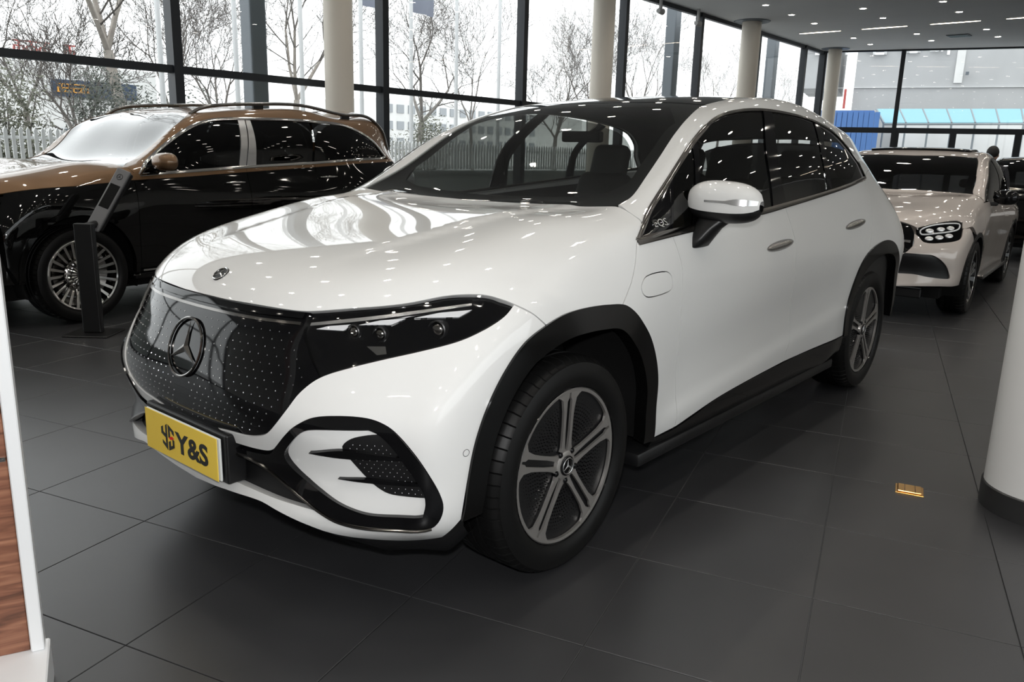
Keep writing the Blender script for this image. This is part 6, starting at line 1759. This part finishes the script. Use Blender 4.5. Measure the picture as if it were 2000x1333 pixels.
def person(x, y, label):
    mat('hair_black', (.01, .009, .008), .6); mat('skin', (.45, .27, .19), .55); mat('coat_dark', (.02, .02, .024), .8)
    root = empty('person', (x, y, 0), PI, label, 'person')
    root.scale = (.97, .97, .972)
    J = {'pel': (0, 0, .95), 'spi': (0, 0, 1.15), 'che': (0, 0, 1.36), 'nek': (0, 0, 1.50), 'hd0': (-.01, 0, 1.58), 'hd1': (-.015, 0, 1.70)}
    V = [J['pel'], J['spi'], J['che'], J['nek']]; E = [(0, 1), (1, 2), (2, 3)]; R = [.15, .14, .15, .065]
    for s in (1, -1):
        k = len(V); V += [(0, .19 * s, 1.42), (.02, .25 * s, 1.16), (-.02, .24 * s, .92), (-.03, .235 * s, .84)]; E += [(2, k), (k, k + 1), (k + 1, k + 2), (k + 2, k + 3)]; R += [.065, .052, .04, .03]
        k = len(V); V += [(0, .10 * s, .88), (.01, .11 * s, .50), (.03, .11 * s, .08), (-.12, .12 * s, .04)]; E += [(0, k), (k, k + 1), (k + 1, k + 2), (k + 2, k + 3)]; R += [.095, .068, .048, .04]
    me = bpy.data.meshes.new('body'); me.from_pydata(V, E, []); me.update()
    o = link('body', me, 'coat_dark', root)
    md = o.modifiers.new('skin', 'SKIN')
    for i, v in enumerate(me.skin_vertices[0].data): v.radius = (R[i], R[i])
    me.skin_vertices[0].data[0].use_root = True
    s = o.modifiers.new('sub', 'SUBSURF'); s.levels = 2; s.render_levels = 2
    def ball(name, c, r, m, par):
        bm = bmesh.new(); bmesh.ops.create_uvsphere(bm, u_segments=20, v_segments=14, radius=1)
        for v in bm.verts:
            z = v.co.z; k = 1 - .18 * max(0, -z); v.co = Vector((v.co.x * r[0] * k + c[0], v.co.y * r[1] * k + c[1], v.co.z * r[2] + c[2]))
        return bm_obj(name, bm, m, par, smooth=True)
    hd = ball('head', (-.015, 0, 1.63), (.095, .075, .115), 'skin', root)
    ball('nose', (-.11, 0, 1.615), (.016, .012, .02), 'skin', hd)
    for s_ in (1, -1):
        ball('eye', (-.098, .03 * s_, 1.64), (.008, .012, .007), 'hair_black', hd); ball('ear', (-.005, .077 * s_, 1.625), (.018, .008, .028), 'skin', hd)
    ball('mouth', (-.10, 0, 1.575), (.006, .022, .005), 'hair_black', hd)
    ball('hair', (.005, 0, 1.665), (.102, .086, .105), 'hair_black', hd)
def build_dark_car():
    """dark saloon at the far right edge"""
    org = (13.2, -.35, 0); rz = math.radians(3)
    car = empty('dark_car', org, rz, 'black car parked farthest away at the right edge, behind the coupe', 'car')
    B = Body(*coupe_cage(), level=3, origin=org, rz=rz)
    d = (.78, .62, -.05)
    fr_ = [B.fr(0, .93), B.fr(.4, .93), B.fr(.66, .95), B.sd(-.3, .95), B.sd(-.5, .7), B.sd(-.48, .35), B.fr(.6, .3), B.fr(0, .28)]
    B.panel('front_bumper', fr_, d, 'black_paint', car, center=True, corners=[0, 3, 5, 7], step=.06)
    cx = .58
    B.panel('bonnet', [B.fr(0, .935), B.fr(.4, .935), B.fr(.66, .955), B.sd(-.3, .955), B.sd(.1, 1.0), B.sd(.5, 1.06), B.tp(cx, .6), B.tp(cx, 0)], (.35, .62, -.72), 'black_paint', car, center=True, corners=[0, 3, 5, 6, 7], step=.06)
    top = [B.tp(1.3, .6), B.tp(1.25, .3), B.tp(1.24, 0)]
    B.panel('windscreen', [B.tp(cx, 0), B.tp(cx, .3), B.tp(cx, .66), B.tp(.95, .62)] + top, (.5, .3, -.8), 'privacy_glass', car, center=True, off=-.003, rim=.004, corners=[0, 2, 4, 6], step=.06)
    B.panel('roof_panel', list(reversed(top)) + [B.tp(2.2, .62), B.tp(3.2, .55), B.tp(3.35, 0)], (0, .1, -1), 'black_paint', car, center=True, corners=[0, 2, 4, 5], step=.08)
    dt = [B.sd(.55, 1.08), B.sd(.85, 1.25), B.sd(1.15, 1.40), B.sd(1.45, 1.485), B.sd(1.9, 1.52), B.sd(2.4, 1.47), B.sd(2.9, 1.33), B.sd(3.1, 1.20)]
    db = [B.sd(2.6, 1.15), B.sd(1.8, 1.11), B.sd(1.0, 1.085)]
    B.panel('side_window', dt + db, (-.05, .95, -.3), 'privacy_glass', car, off=-.002, rim=.005, corners=[0, 7], step=.06)
    B.panel('roof_side', [B.tp(cx, .66), B.tp(.95, .62), top[0], B.tp(2.2, .62), B.tp(3.2, .55), B.sd(3.3, 1.22)] + list(reversed(dt)), (-.05, .72, -.68), 'black_paint', car, corners=[0, 4, 5, 6, 13], step=.05)
    af = arc_pts(B, 0, .36, .42, PI - .05, .05); ar = arc_pts(B, 2.873, .36, .42, PI - .05, .05)
    sdl = [B.sd(-.3, .955), B.sd(.1, 1.0), B.sd(.5, 1.06)] + [B.sd(1.0, 1.08), B.sd(1.8, 1.105), B.sd(2.6, 1.145), B.sd(3.3, 1.19), B.sd(3.6, .9), B.sd(3.55, .4), B.sd(3.3, .38)] + list(reversed(ar)) + [B.sd(2.4, .33), B.sd(.45, .33)] + list(reversed(af)) + [B.sd(-.48, .40), B.sd(-.5, .7)]
    B.panel('body_side', sdl, (0, .98, -.15), 'black_paint', car, corners=[0, 6, 8, 9, 10, 22, 23, 24, 25, 26, 38, 39], step=.06)
    for s in (1, -1):
        pod_mirror(car, .80, .91, 1.12, 'black_paint', 'satin_black', s, .07, .12, .075)
    B.panel('headlight', [B.fr(.45, .86), B.fr(.62, .88), B.sd(-.38, .90), B.sd(-.42, .80), B.fr(.6, .76), B.fr(.45, .77)], d, 'lamp_white', car, off=.004, corners=range(6), step=.04)
    kit = plain_wheel_kit()
    for x in (0, 2.873):
        for sg in (-1, 1): wheel_star(car, kit, x, sg, .365, .935)
    liners(car, (0, 2.873), .42, .37, .92)
    box('underbody', (-.6, -.75, .2), (3.5, .75, .3), 'matte_black', car)
    return car
# ------------------------------------------------------------------ build
mat('lamp_glow', (.8, .8, .8), .15, .3)
glass('screen_glass', (.05, .05, .05), boost=1.8)
build_shell()
build_main()
build_tall()
build_coupe()
build_dark_car()
build_props()
build_outdoors()
